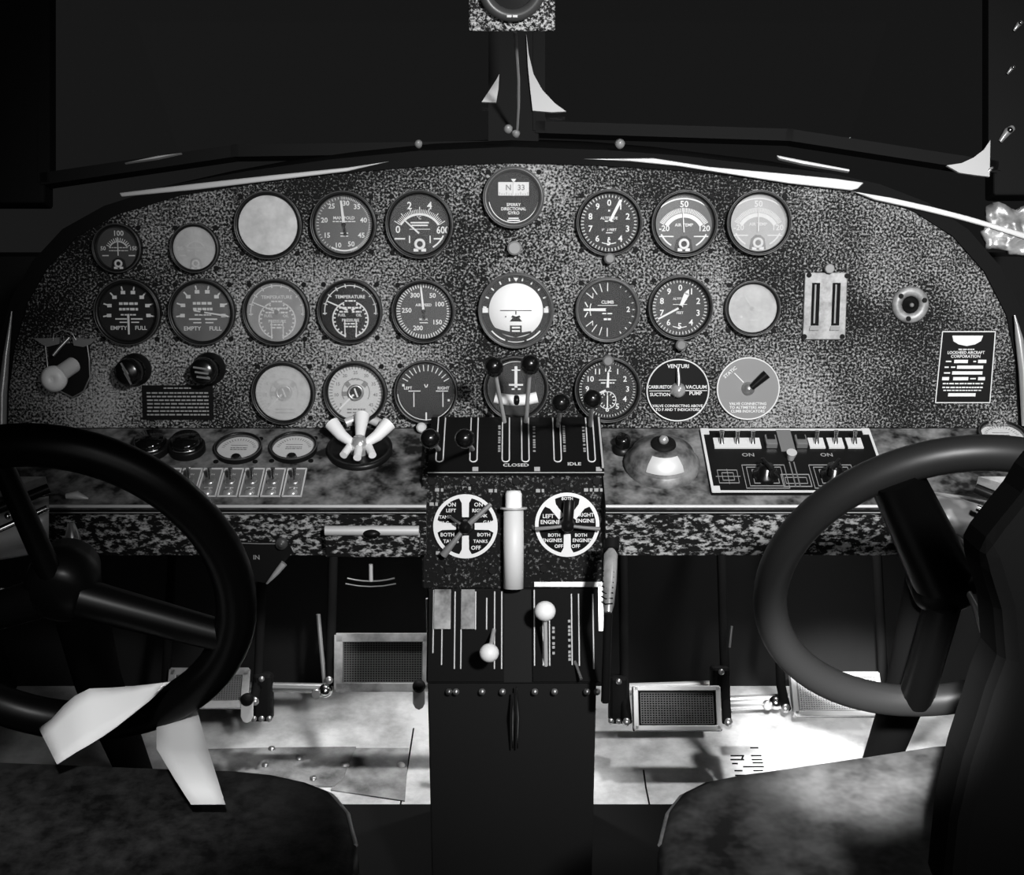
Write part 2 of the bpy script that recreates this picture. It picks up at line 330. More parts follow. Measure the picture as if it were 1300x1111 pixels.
def gauge(name, label, px, py, rp, dial='dial_8', glass='glass_2', bez='bezel_black', depth=.013, ring=.13, group='round instruments on the panel', plane=PANEL,
          marks=None, hands=(), knob=None, screws=True, cat='gauge', mm='mark_white', lip='bezel_grey'):
    fr = plane.frame(px, py); s = plane.sc(px, py); r = rp * s; t = thing(name, label, cat, fr, group)
    ri = r * (1 - ring)
    pr = [(r * 1.0, 0), (r * 1.0, depth * .7), (r * .965, depth), (r * (1 - ring * .55), depth * 1.03), (ri, depth * .86), (ri, .0005)]
    obj('bezel', MB().lathe(pr, 56), bez, t)
    a = r * .985; obj('rim_highlight', MB().lathe([(a - .0011, depth * .96), (a - .0003, depth * 1.03), (a + .0006, depth * .96), (a, depth * .7)], 56), lip, t, label='thin worn metal edge')  # pale ring modelled to imitate the glint on the bezel edge
    obj('dial', MB().lathe([(.00001, .002), (ri * 1.0, .002), (ri, .0002)], 48, smooth=False), dial, t)
    if marks:
        d = Dial(ri, .0022); marks(d)
        if d.v: obj('dial_markings', d, mm, t)
    for h in hands:
        a, r0, r1, w0, w1 = h[:5]; c = h[6] if len(h) > 6 else (0, 0)
        obj('pointer', hand(ri, a, r0, r1, w0, w1, .0045, c), h[5] if len(h) > 5 else 'mark_white', t)
    if hands and not (len(hands[0]) > 6):
        obj('pointer_hub', MB().cyl((0, 0), ri * .07, .002, .006, 16), 'black_paint', t)
    obj('glass', MB().lathe([(ri, depth * .72), (.00001, depth * .72)], 40, smooth=False), glass, t)
    if knob:
        kx, ky, kr, km = knob; p = plane.loc(fr, kx, ky)
        obj('knob', MB().cyl((p.x, p.y), kr * s, 0, .018, 24, cham=.002), km, t)
    if screws:
        for a in (45, 135, 225, 315): screw(t, r * 1.16 * math.sin(R(a)), r * 1.16 * math.cos(R(a)))
    return t, fr, ri, r
def cover(t, ri, w=.34, h=.55, c=-.72):        # black movement cover with small round adjuster at the foot of a dial
    d = Dial(ri, .0022); d.poly([(-w, -.93), (-w * .8, c + h * .3), (-w * .3, c + h * .55), (w * .3, c + h * .55), (w * .8, c + h * .3), (w, -.93)], .001)
    obj('movement_cover', d, 'black_gloss', t)
    m_ = MB(); m_.lathe([(ri * .10, .004), (ri * .10, .0065), (ri * .19, .0065), (ri * .19, .004)], 24, Matrix.Translation((0, ri * c, 0)), close=True); m_.box((-ri * .13, ri * (c - .2), .0045), (ri * .16, ri * .1, .002)); m_.box((ri * .13, ri * (c - .2), .0045), (ri * .16, ri * .1, .002))
    obj('adjuster', m_, 'mark_white', t)
# --- carburettor air temperature
def carb(d):
    d.t('100', .02, .68, .34); d.arc(-62, 62, .45, .05, (0, -.15)); d.ticks(-62, 62, 13, .48, .62, .035, (0, -.15)); d.t('50', -.72, -.02, .26); d.t('150', .70, -.02, .26)
    d.bars(0, .02, .9, .04, 2, .14); d.rect(-.62, -.35, .3, .05); d.rect(.62, -.35, .3, .05)
t, fr, ri, r = gauge('temperature_gauge', 'small dark gauge reading 100 at the top left end of the panel', 151, 315, 31, 'dial_8', marks=carb, hands=[(0, -.25, .6, .025, .02, 'mark_white', (0, -.1))]); cover(t, ri, .36, .5)
t, fr, ri, r = gauge('temperature_gauge', 'small gauge with pale clouded glass, right of the small gauge reading 100', 249, 315, 31, 'dial_35', 'glass_50', marks=carb, hands=[(0, -.25, .5, .02, .015, 'mark_white', (0, -.1))]); cover(t, ri, .3, .5)  # the clouding is glare tinted into the glass
# --- manifold pressure
def manifold(d):
    for s_, x, y in (('30', .08, .72), ('25', -.42, .62), ('20', -.68, .14), ('15', -.60, -.38), ('10', -.22, -.72), ('50', .24, -.68), ('45', .60, -.38), ('40', .68, .14), ('35', .46, .6)): d.t(s_, x, y, .24)
    d.ticks(-5, 165, 46, .86, .96, .016); d.ticks(200, 355, 24, .88, .95, .018); d.arc(150, 210, .9, .05)
    d.t('MANIFOLD', 0, .22, .15); d.bars(0, .1, .8, .035, 1); d.bars(0, -.3, .3, .035, 2, .1)
gauge('pressure_gauge', 'large gauge with blank milky glass, left of the gauge numbered 10 to 50', 342, 286, 43, 'dial_35', 'glass_80', marks=manifold)  # the milky white is glare tinted into the glass
gauge('pressure_gauge', 'grey gauge numbered 10 to 50 with its pointer upright', 437, 285, 42, 'dial_14', marks=manifold, hands=[(-6, 0, .82, .05, .035), (172, 0, .38, .03, .05, 'black_paint')])
# --- engine temperature
def engine(d):
    c = (0, -.42); d.t('2', -.34, .62, .34); d.t('4', .34, .62, .34); d.t('0', -.74, -.18, .34); d.t('600', .78, -.2, .34, 0, .85)
    d.arc(-58, 58, .76, .07, c); d.ticks(-58, 58, 31, .80, .92, .022, c); d.ticks(-58, 58, 7, .80, 1.0, .03, c)
    d.t('\u00b0C', -.02, .22, .14); d.rect(0, .06, .62, .05); d.rect(0, -.03, .55, .05); d.rect(0, -.16, .7, .02)
    d.rect(-.68, -.48, .36, .05); d.rect(.62, -.48, .3, .05); d.rect(-.35, -.5, .04, .25); d.rect(.35, -.5, .04, .25); d.arc(115, 150, .88, .05)
t, fr, ri, r = gauge('temperature_gauge', 'dark gauge marked 0 2 4 600 on a curved scale', 533, 285, 43, 'dial_4', marks=engine, hands=[(-48, 0, .7, .03, .02, 'mark_white', (-.02, -.3))]); cover(t, ri, .34, .55, -.66)
# --- directional gyro
def gyro(d):
    d.t('SPERRY', 0, -.28, .17); d.t('DIRECTIONAL', 0, -.44, .17, 0, .9); d.t('GYRO', 0, -.6, .17); d.rect(0, -.8, .4, .05); d.rect(0, -.88, .5, .05); d.arc(100, 260, .97, .03)
t, fr, ri, r = gauge('directional_gyro', 'gyro instrument with a pale card window, highest of the centre column', 652, 251, 39, 'dial_2', ring=.17, bez='bezel_grey', marks=gyro, knob=(653, 315, 9, 'dull_metal'))
d = Dial(ri, .0024); d.rect(0, .34, 1.2, .52); obj('compass_card', d, 'dial_75', t, label='pale rotating card in the window')
d = Dial(ri, .0032)
for k in range(13): d.rect(-.55 + k * .092, .13 if k % 3 else .16, .02, .06 if k % 3 else .12)
d.t('N', -.2, .38, .3); d.t('33', .3, .38, .3); obj('card_markings', d, 'grey_knob', t)
d = Dial(ri, .0044); d.rect(0, .36, .035, .6); d.poly([(-.1, .72), (.1, .72), (0, .56)]); obj('lubber_line', d, 'mark_white', t)
# --- rate of climb place: altimeter style dial
def digits10(d, size=.3, rr=.68, n=10, ticks=50, off=0):
    for k in range(n): d.t(str(k), rr * math.sin(R(k * 36 + off)), rr * math.cos(R(k * 36 + off)), size)
    d.ticks(0, 360 - 360 / ticks, ticks, .88, .97, .025)
def sens(d):
    digits10(d); d.t('ALTITUDE', 0, .16, .13); d.rect(0, .06, .3, .04); d.t('1000 FEET', 0, -.24, .12); d.rect(0, -.34, .25, .03); d.rect(0, .42, .06, .06); d.rect(0, -.52, .06, .06); d.arc(160, 200, .72, .03)
gauge('altimeter', 'black dial with digits 0 to 9, right of the gyro instrument', 773, 283, 42, 'dial_2', marks=sens, hands=[(27, -.05, .88, .045, .05), (207, 0, .38, .03, .06, 'black_paint')], knob=(773, 328, 7, 'grey_knob'))
# --- outside / cabin air temperature
def airtemp(big):
    def f(d):
        c = (0, -.42); d.t('-20', -.68, -.17, .28); d.t('120', .7, -.17, .28); d.t('50', 0, .66, .3); d.arc(-60, 60, .7, .14, c); d.ticks(-60, 60, 36, .80, .95, .03, c); d.arc(-40, 40, 1.28, .05, c, 14)
        d.t('AIR TEMP', 0, -.05, .15); d.rect(-.6, -.44, .5, .04); d.rect(.6, -.44, .5, .04); d.arc(115, 150, .86, .05); d.arc(210, 245, .86, .05)
    return f
t, fr, ri, r = gauge('temperature_gauge', 'grey gauge marked -20 and 120, left of its paler twin', 868, 284, 42, 'dial_22', marks=airtemp(1), hands=[(-4, .0, .85, .02, .015, 'mark_white', (0, -.3))]); cover(t, ri, .32, .5, -.7)
t, fr, ri, r = gauge('temperature_gauge', 'pale hazy gauge marked -20 and 120 at right end of the top row', 962, 283, 41, 'dial_35', 'glass_30', marks=airtemp(0), hands=[(0, .0, .85, .02, .015, 'mark_white', (0, -.3))]); cover(t, ri, .3, .5, -.7)  # the haze is glare tinted into the glass
# --- fuel gauges
def fuel(d):
    for k in range(8):
        a = -100 + k * 200 / 7; x, y = .72 * math.sin(R(a)), .72 * math.cos(R(a)); d.rect(x, y, .16, .12); d.rect(.87 * math.sin(R(a)), .87 * math.cos(R(a)), .05, .14, -a)
    d.t('EMPTY', -.38, -.58, .2); d.t('FULL', .42, -.58, .2); d.rect(-.28, -.25, .42, .05); d.rect(.28, -.25, .42, .05); d.bars(0, -.1, .6, .05); d.rect(-.2, -.37, .28, .04); d.rect(.22, -.37, .28, .04); d.bars(0, .3, .7, .09, 2, .2)
gauge('fuel_gauge', 'fuel gauge marked EMPTY and FULL at the left end of its row', 164, 396, 42, 'dial_2', ring=.16, marks=fuel, hands=[(180, -.1, .8, .04, .03)])
gauge('fuel_gauge', 'greyer fuel gauge marked EMPTY and FULL with pointer to the right', 258, 396, 42, 'dial_8', 'glass_12', ring=.13, marks=fuel, hands=[(99, -.3, .85, .02, .03)])
# --- oil and fuel three in one
def oil(d):
    d.arc(-98, 98, .9, .03); d.ticks(-95, 95, 10, .84, .96, .035); d.t('TEMPERATURE', 0, .50, .16); d.bars(0, .36, .4, .05)
    for sx in (-1, 1):
        d.arc(sx * 20, sx * 165, .62, .045, (0, -.28)); d.ticks(sx * 25, sx * 160, 10, .54, .62, .05, (0, -.28)); d.rect(sx * .2, -.62, .035, .6)
    d.bars(0, .12, .8, .06, 2, .14); d.t('FUEL', -.3, -.14, .13); d.t('OIL', .3, -.14, .13); d.t('PRESSURE', 0, -.32, .14); d.bars(0, -.44, .5, .05, 2, .1)
gauge('oil_gauge', 'hazy grey three scale engine gauge, left of its black twin', 352, 396, 42, 'dial_14', 'glass_30', ring=.12, marks=oil, hands=[(-68, .1, .9, .02, .02), (40, 0, .2, .05, .02)])  # the haze is glare tinted into the glass
gauge('oil_gauge', 'black three scale engine gauge with bright markings and slanting pointer', 445, 395, 41, 'dial_2', ring=.12, marks=oil, hands=[(-66, .1, .9, .03, .02), (60, 0, .2, .05, .02)])
def airspeed(d):
    for s_, a in (('50', 32), ('100', 68), ('150', 128), ('200', 200), ('250', 272), ('300', 330)): d.t(s_, .62 * math.sin(R(a)), .66 * math.cos(R(a)), .24)
    d.ticks(0, 354, 60, .86, .98, .03); d.t('AIRSPEED', 0, .22, .14); d.t('M.P.H.', 0, -.3, .12); d.rect(0, -.42, .3, .03)
gauge('airspeed_indicator', 'grey airspeed dial numbered 50 to 300, left of the white disc instrument', 538, 395, 40, 'dial_8', marks=airspeed, hands=[(-6, 0, .88, .04, .03), (174, 0, .3, .02, .04, 'black_paint')])
# --- artificial horizon
def horizon(d):
    for k in range(5):
        for sx in (-1, 1): d.rect(sx * .92 * math.sin(R(k * 18 + 12)), .92 * math.cos(R(k * 18 + 12)), .04, .1, -sx * (k * 18 + 12))
    d.poly([(-.09, .98), (.09, .98), (0, .84)]); d.rect(-.9, 0, .16, .14); d.rect(.9, 0, .16, .14); d.arc(130, 160, .93, .04); d.arc(200, 230, .93, .04); d.arc(165, 195, .93, .02)
t, fr, ri, r = gauge('artificial_horizon', 'big instrument with a white disc and thin horizon bar', 655, 394, 48, 'dial_2', ring=.10, marks=horizon, bez='bezel_grey')
obj('horizon_disc', MB().lathe([(.00001, .0035), (ri * .79, .003), (ri * .8, .001)], 48), 'pure_white', t, label='white disc')
d = Dial(ri, .0042); d.rect(0, .0, .92, .02); d.rect(0, -.07, .03, .1); d.poly([(-.14, -.2), (-.1, -.14), (0, -.18), (.1, -.14), (.14, -.2), (0, -.24)]); d.poly([(-.18, -.32), (-.1, -.22), (.1, -.22), (.18, -.32)]); d.rect(-.3, -.18, .04, .03)
d.rect(0, -.56, .34, .24); d.poly([(-.62, -.5), (-.45, -.56), (-.2, -.62), (.2, -.64), (.45, -.6), (.45, -.66), (0, -.79), (-.45, -.66)]); obj('horizon_bar', d, 'black_matte', t)
d = Dial(ri, .0052); d.rect(0, -.5, .24, .05); d.rect(0, -.6, .24, .05); obj('legend', d, 'mark_white', t)
# --- climb, altimeter, flap
def climb(d):
    d.t('2', .74, 0, .26); d.t('CLIMB', 0, .26, .16); d.rect(0, .15, .7, .02); d.bars(0, -.14, .4, .04); d.bars(0, -.34, .28, .07)
    d.ticks(-52, 0, 4, .66, .95, .03); d.ticks(180, 232, 4, .66, .95, .03)
    for s_, a in (('1', 55), ('1', -55)): pass
    d.t('1', -.52, .5, .2); d.t('1', -.52, -.5, .2); d.arc(250, 290, .62, .03); d.ticks(30, 150, 9, .9, .97, .03); d.rect(-.75, .18, .04, .2, 30); d.rect(-.75, -.18, .04, .2, -30)
gauge('climb_indicator', 'black dial marked CLIMB with its pointer lying to the left', 771, 393, 41, 'dial_2', marks=climb, hands=[(270, -.05, .85, .055, .04)], bez='bezel_grey')
def alti(d):
    digits10(d); d.t('ALTITUDE', 0, .30, .11); d.rect(0, .1, .5, .02); d.t('FEET', 0, -.2, .12); d.arc(160, 200, .72, .03)
gauge('altimeter', 'grey dial with digits 0 to 9 and two hands, below the -20 to 120 gauge', 863, 390, 41, 'dial_8', marks=alti, hands=[(242, -.1, .88, .035, .03), (25, 0, .55, .05, .1), (25, .5, .7, .1, .01)], knob=(863, 437, 7, 'grey_knob'))
def flap(d):
    d.ticks(-60, 40, 14, .62, .74, .03); d.rect(.4, -.1, .3, .03); d.rect(.1, -.5, .4, .04); d.poly([(-.5, -.35), (-.42, -.3), (-.36, -.38), (-.44, -.44)])
gauge('flap_indicator', 'smaller pale cloudy gauge left of the plate with two black slots', 954, 391, 35, 'dial_35', 'glass_50', marks=flap, hands=[(-32, -.1, .6, .02, .02), (-32, -.1, .6, .01, .01)])  # the cloudiness is glare tinted into the glass
# --- tachometers
def tach(d):
    for k in range(9): a = -130 + k * 32.5; d.t(str(5 + 5 * k) if k else '5', .72 * math.sin(R(a)), .72 * math.cos(R(a)), .17)
    d.ticks(-140, 140, 41, .86, .97, .035); d.arc(-120, 120, .5, .03); d.t('R.P.M.', 0, .48, .12)
    d.rect(-.3, .3, .18, .2, 40); d.rect(.33, .3, .18, .2, -40); d.rect(-.42, -.05, .2, .16); d.bars(0, -.62, .7, .05, 2, .12)
for x, lab, g, dl in ((361, 'pale washed out round dial on bottom row, left of the sharper one', 'glass_50', 'dial_55'), (452, 'pale dial with sharp tick ring and dark centre on the bottom row', 'glass_2', 'dial_55')):
    t, fr, ri, r = gauge('tachometer', lab, x, 498, 40, dl, g, marks=tach, mm='grey_plate', ring=.13, hands=[(225, .1, .85, .035, .03, 'mark_white')])
    obj('hub_ring', MB().lathe([(ri * .2, .004), (ri * .21, .007), (ri * .28, .007), (ri * .3, .004)], 32), 'steel', t)
    obj('hub_disc', MB().cyl((0, 0), ri * .24, .003, .005, 24), 'black_paint', t)
    d = Dial(ri, .0065); d.rect(.02, .0, .06, .34, 20); obj('hub_pointer', d, 'mark_white', t)
# --- temperature selector valve
def tsel(d):
    d.ticks(-60, 60, 12, .72, .92, .028); d.rect(-.4, .02, .42, .03); d.rect(.55, .02, .42, .03); d.rect(-.42, -.28, .03, .5); d.rect(.58, -.28, .03, .5); d.t('LEFT', -.62, .12, .14); d.t('RIGHT', .6, .12, .14)
    d.rect(0, -.86, .05, .28); d.rect(-.78, .22, .08, .08); d.rect(.78, -.3, .07, .07); d.arc(95, 265, .98, .02); d.rect(-.03, .2, .03, .12, 20); d.rect(.04, .2, .03, .12, -20)
gauge('selector_valve', 'black selector dial with LEFT and RIGHT marks, right of the pale bottom dials', 541, 497, 40, 'dial_2', marks=tsel, ring=.08, knob=(536, 541, 6.5, 'sill_metal'), cat='selector')
# --- turn and bank
def bank(d):
    d.rect(0, .38, .1, .75); d.rect(0, .62, .3, .04); d.rect(0, .1, .5, .06); d.rect(-.1, -.05, .1, .05); d.rect(.12, -.05, .1, .05); d.arc(-30, 30, .92, .02)
t, fr, ri, r = gauge('bank_indicator', 'instrument with a white slip tube, half hidden behind the lever knobs', 655, 492, 41, 'dial_2', marks=bank, ring=.12)
obj('slip_tube', MB().tube([(ri * x, ri * (-.32 - .12 * (1 - (x / .8) ** 2)), .0045) for x in (-.75, -.5, -.25, 0, .25, .5, .75)], ri * .2, 14), 'pure_white', t, label='white glass slip tube')
obj('slip_ball', MB().ball((ri * .02, -ri * .43, .006), ri * .19), 'black_gloss', t)
# --- clock
def clk(d):
    for k in range(1, 13): a = k * 30; d.t(str(k), .70 * math.sin(R(a)), .70 * math.cos(R(a)), .27)
    d.ticks(0, 354, 60, .90, .97, .018); d.arc(0, 360, .3, .025, (0, -.38)); d.ticks(0, 330, 12, .2, .27, .03, (0, -.38)); d.rect(0, .32, .6, .03); d.bars(0, .22, .5, .04)
gauge('clock', 'round black clock with twelve white hour figures', 771, 494, 42, 'dial_2', marks=clk, cat='clock', hands=[(2, -.1, .6, .05, .03), (247, -.05, .42, .035, .02), (180, .2, .58, .02, .02)], knob=(771, 457, 7, 'grey_knob'))
# --- flat selector valves on the panel
def disc_valve(name, label, px, py, rp, base, plane, marks, mmark, ringm='white_paint', group=None):
    fr = plane.frame(px, py); s = plane.sc(px, py); r = rp * s; t = thing(name, label, 'selector', fr, group)
    obj('face_disc', MB().lathe([(.00001, .005), (r * .97, .005), (r, .0035), (r, 0)], 56, smooth=False), base, t)
    if ringm: obj('edge_ring', MB().lathe([(r * .955, .0052), (r * .965, .0062), (r * .995, .0062), (r, .004)], 56), ringm, t)
    d = Dial(r, .0052); marks(d); obj('lettering', d, mmark, t); return t, r
def ven(d):
    d.t('VENTURI', 0, .76, .17); d.t('CARBURETOR', -.56, .10, .15, 0, .8); d.t('SUCTION', -.56, -.14, .15); d.t('VACUUM', .58, .10, .16); d.t('PUMP', .56, -.1, .16); d.rect(-.56, -.02, .7, .02); d.rect(.58, -.01, .7, .02)
    d.t('VALVE CONNECTING ABOVE', 0, -.5, .12); d.t('TO F AND T INDICATORS', 0, -.62, .12)
t, r = disc_valve('selector_valve', 'black disc valve lettered VENTURI, VACUUM PUMP and SUCTION', 860, 495, 40, 'black_paint', PANEL, ven, 'mark_white')
obj('pointer', MB().tube([(0, 0, .012), (0, r * .35, .012), (-r * .02, r * .72, .009)], [r * .07, r * .07, r * .05], 10), 'steel', t); obj('hub', MB().lathe([(.0001, .018), (r * .14, .017), (r * .22, .011), (r * .25, .005)], 28), 'sheen_metal', t)
def asel(d):
    d.t('VALVE CONNECTING', 0, -.48, .12); d.t('TO ALTIMETERS AND', 0, -.6, .12); d.t('CLIMB INDICATORS', 0, -.72, .12); d.rect(-.3, .35, .03, .42, 45); d.t('STATIC', -.58, .52, .15, 40)
t, r = disc_valve('selector_valve', 'pale grey disc valve with a black handle pointing up to the right', 949, 493, 40, 'grey_plate', PANEL, asel, 'mark_white')
a = R(48); obj('handle', MB().tube([(r * .1 * math.sin(a), r * .1 * math.cos(a), .014), (r * .72 * math.sin(a), r * .72 * math.cos(a), .014)], [r * .10, r * .15], 12), 'black_gloss', t); obj('hub', MB().lathe([(.0001, .014), (r * .16, .013), (r * .22, .005)], 28), 'steel', t)
# ------------------------------------------------------------------ primer
fr = PANEL.frame(88, 465); s = PANEL.sc(88, 465); t = thing('primer_pump', 'pump with a white round knob in a winged metal guard', 'pump', fr)
def lp(x, y, z=0): q = PANEL.loc(fr, x, y); return (q.x, q.y, z)
obj('mounting_plate', MB().prism([lp(x, y)[:2] for x, y in ((62, 436), (114, 436), (116, 470), (112, 492), (100, 503), (86, 502), (68, 488), (63, 465))], 0, .003), 'black_paint', t)
obj('guard', MB().tube([lp(x, y, .006) for x, y in ((59, 434), (62, 460), (64, 480), (78, 496), (94, 504), (108, 496), (116, 478), (115, 455), (112, 434))], .0011, 8), 'steel', t)
m_ = MB(); m_.prism([lp(x, y)[:2] for x, y in ((45, 429), (60, 429), (78, 428), (78, 436), (62, 440), (55, 436))], .003, .008); m_.prism([lp(x, y)[:2] for x, y in ((94, 428), (110, 430), (125, 429), (116, 437), (108, 440), (96, 438))], .003, .008)
obj('wing', m_, 'steel', t); obj('wire_loop', MB().tube([lp(x, y, .009) for x, y in ((70, 432), (71, 423), (82, 418), (94, 422), (99, 431))], .0009, 8), 'steel', t)
obj('rod', MB().tube([lp(91, 428, .010), lp(80, 441, .016), lp(73, 450, .018)], .0022, 10), 'steel', t)
obj('plunger', MB().tube([lp(94, 463, .004), lp(84, 473, .03)], .0105, 20), 'white_paint', t)
k = lp(78, 478, .03); obj('knob', MB().lathe([(.0001, .008), (.003, .0075), (.004, .0088), (.012, .007), (.0165, .002), (.0165, -.004), (.012, -.007), (.0001, -.008)], 32, Matrix.Translation(k)), 'white_knob', t)
# ------------------------------------------------------------------ hooded lamps
for x, y, lab in ((172, 469, 'dark ribbed hooded lamp nearest the pump with the white knob'), (266, 468, 'dark ribbed hooded lamp above the right corner of the text placard')):
    fr = PANEL.frame(x, y); t = thing('panel_lamp', lab, 'lamp', fr, 'hooded panel lamps')
    obj('socket', MB().lathe([(.021, 0), (.021, .006), (.017, .010), (.016, .012)], 32), 'bezel_black', t)
    hd = MB().lathe([(.016, .010), (.0175, .022), (.0165, .032), (.012, .036), (.0001, .036)], 32, Matrix.Translation((-.002, -.001, 0)) ); obj('hood', hd, 'bakelite', t)
    m_ = MB()
    for k in range(3): m_.box((0, 0, 0), (.017, .0022, .002), Matrix.Translation((-.004 + k * .002, .004 - k * .006, .037)) @ Matrix.Rotation(R(-8 if x > 200 else -62), 4, 'Z'))
    obj('rib', m_, 'steel', t)
# ------------------------------------------------------------------ placard of small type
fr = PANEL.frame(226, 511); s = PANEL.sc(226, 511); t = thing('placard', 'dark placard with rows of small type under the hooded lamps', 'placard', fr)
obj('plate', MB().box((0, 0, .0008), (90 * s, 44 * s, .0016)), 'black_gloss', t); d = Dial(44 * s, .0017)
d.bars(0, .42, .8, .035, 1)
for k in range(7): d.bars(0, .28 - k * .105, 1.8, .042, 1)
obj('lettering', d, 'mark_grey', t)
# ------------------------------------------------------------------ landing gear indicator
fr = PANEL.frame(1047, 389); t = thing('gear_indicator', 'pale rectangular plate with two upright black slots', 'indicator', fr)
def l2(pl, fr, x, y): q = pl.loc(fr, x, y); return (q.x, q.y)
obj('plate', MB().prism([l2(PANEL, fr, x, y) for x, y in ((1021, 346), (1075, 346), (1072, 431), (1018, 431))], 0, .005), 'plate_metal', t, bev=.001)
m_ = MB()
for x in (1035, 1061): m_.prism([l2(PANEL, fr, a + x, b) for a, b in ((-5, 359), (5, 359), (3, 413), (-7, 413))], .0052, .0058)
obj('slot', m_, 'black_matte', t)
m_ = MB()
for x in (1035, 1061): m_.prism([l2(PANEL, fr, a + x, b) for a, b in ((-2, 361), (0, 361), (-2, 410), (-4, 410))], .006, .0075); m_.prism([l2(PANEL, fr, a + x, b) for a, b in ((-8, 414), (4, 414), (3, 419), (-9, 419))], .0052, .008)
obj('slider', m_, 'dull_metal', t)
obj('centre_knob', MB().cyl(l2(PANEL, fr, 1051, 341), .006, 0, .012), 'dull_metal', t)
for x, y in ((1026, 349), (1074, 350), (1020, 427), (1068, 427)): q = l2(PANEL, fr, x, y); screw(t, q[0], q[1], z=.005)
# ------------------------------------------------------------------ service indicator lamp
fr = PANEL.frame(1155, 387); t = thing('indicator_lamp', 'pale ring with a small dark jewel at the right of the panel', 'lamp', fr)
obj('ring', MB().lathe([(.023, 0), (.0235, .003), (.021, .007), (.014, .007), (.011, .004), (.011, .001)], 44), 'plate_metal', t)
obj('jewel', MB().lathe([(.011, .001), (.010, .004), (.006, .006), (.005, .0085), (.0001, .009)], 28), 'black_gloss', t)
obj('jewel_centre', MB().ball((0, 0, .009), .0028), 'grey_plate', t)
for a in (20, 140, 260): screw(t, .0175 * math.cos(R(a)), .0175 * math.sin(R(a)), z=.0065)
# ------------------------------------------------------------------ maker's plate
fr = PANEL.frame(1224, 465); t = thing('nameplate', 'upright dark nameplate with pale border, emblem and blank fields', 'nameplate', fr)
Q = [l2(PANEL, fr, x, y) for x, y in ((1196, 421), (1263, 421), (1256, 511), (1187, 511))]
obj('plate', MB().prism(Q, 0, .0016), 'black_paint', t); m_ = Dial(.035, .0018)
m_.strip(Q, .0012, .0018, .0022, True)
hw = .030
m_.M = Matrix(((1, .055, 0, 0), (0, 1, 0, 0), (0, 0, 1, 0), (0, 0, 0, 1)))
m_.poly([(-.56, 1.12), (.56, 1.12), (.5, .92), (.3, .8), (0, .74), (-.3, .8), (-.5, .92)])
m_.t('LOCKHEED AIRCRAFT', 0, .50, .15, 0, .9); m_.t('CORPORATION', 0, .36, .15); m_.bars(0, .62, .6, .04)
for y, segs in ((.18, ((-.6, .2), (-.15, .5), (.35, .1), (.62, .3))), (-.03, ((-.65, .15), (-.42, .15), (.2, .95))), (-.24, ((-.62, .22), (.12, 1.1))), (-.45, ((-.65, .25), (-.1, .55), (.35, .2), (.66, .25)))):
    for i, (x, w_) in enumerate(segs): m_.rect(x, y, w_, .12 if w_ > .24 else .05)
m_.bars(0, -.63, 1.5, .05, 1); m_.bars(0, -.77, 1.5, .05, 1); m_.bars(0, -.88, 1.4, .04); m_.rect(0, -1.04, 1.0, .12)
obj('lettering', m_, 'mark_white', t)
# ------------------------------------------------------------------ shelf instruments
for x, lab in ((192, 'left one of the pair of dark round lens caps at the shelf edge'), (238, 'right one of the pair of dark round lens caps, next to the oval white gauge')):
    fr = SHELF.frame(x, 572); s = SHELF.sc(x, 572); t = thing('warning_lamp', lab, 'lamp', fr, 'dark lens caps on the shelf')
    obj('collar', MB().lathe([(.023, 0), (.023, .008), (.020, .012), (.0195, .002)], 36), 'bezel_black', t)
    obj('lens', MB().lathe([(.0195, .002), (.0192, .016), (.0175, .020), (.0001, .0205)], 36), 'lens_dark', t)
    obj('clip', MB().tube([(.0205 * math.sin(R(a)), -.0205 * math.cos(R(a)), .0125) for a in range(-40, 41, 10)], .0014, 8), 'chrome', t)
def shelfdial(d):
    d.ticks(-80, 80, 17, .7, .82, .03); d.rect(0, .3, .8, .03); d.bars(0, .1, .8, .05, 2, .14)
for x, lab, y in ((303, 'white faced shelf gauge, left of the two beside the toggle row', 572), (373, 'white faced shelf gauge next to the bright three armed handle', 571), (1272, 'pale shelf gauge showing above the right control wheel rim', 556)):
    t, fr, ri, r = gauge('ammeter', lab, x, y, 30, 'dial_75', 'glass_12', marks=shelfdial, mm='grey_plate', plane=SHELF, depth=.008, ring=.11, group='white gauges set in the shelf')
    obj('movement_cover', MB().lathe([(.0001, .006), (ri * .2, .0058), (ri * .26, .002)], 24, Matrix.Translation((0, -ri * .72, 0))), 'black_paint', t)
# chrome triple handle in dark ring
fr = SHELF.frame(457, 573); s = SHELF.sc(457, 573); t = thing('selector_valve', 'bright three armed handle in a dark ring on the shelf', 'selector', fr)
obj('well', MB().lathe([(.041, 0), (.041, .006), (.036, .007), (.034, .001), (.0001, .001)], 44), 'bezel_black', t)
obj('hub', MB().lathe([(.0001, .022), (.008, .02), (.012, .012), (.013, .001)], 28), 'sheen_metal', t)
for pts in (((-.008, 0, .012), (-.022, .008, .018), (-.036, .024, .026)), ((.008, 0, .012), (.022, .008, .018), (.036, .024, .026)), ((0, .006, .014), (0, .026, .018), (0, .046, .022)), ((-.012, -.004, .01), (-.018, -.022, .01)), ((.012, -.004, .01), (.018, -.022, .01)), ((0, -.01, .012), (0, -.03, .012))):
    n_ = len(pts); obj('arm', MB().tube(pts, [.0052 + .0022 * k for k in range(n_)] if n_ == 3 else .005, 14), 'pure_white', t)
obj('hood', MB().tube([(-.022, .044, .012), (-.01, .05, .014), (.01, .05, .014), (.022, .044, .012)], .006, 12), 'sill_metal', t)
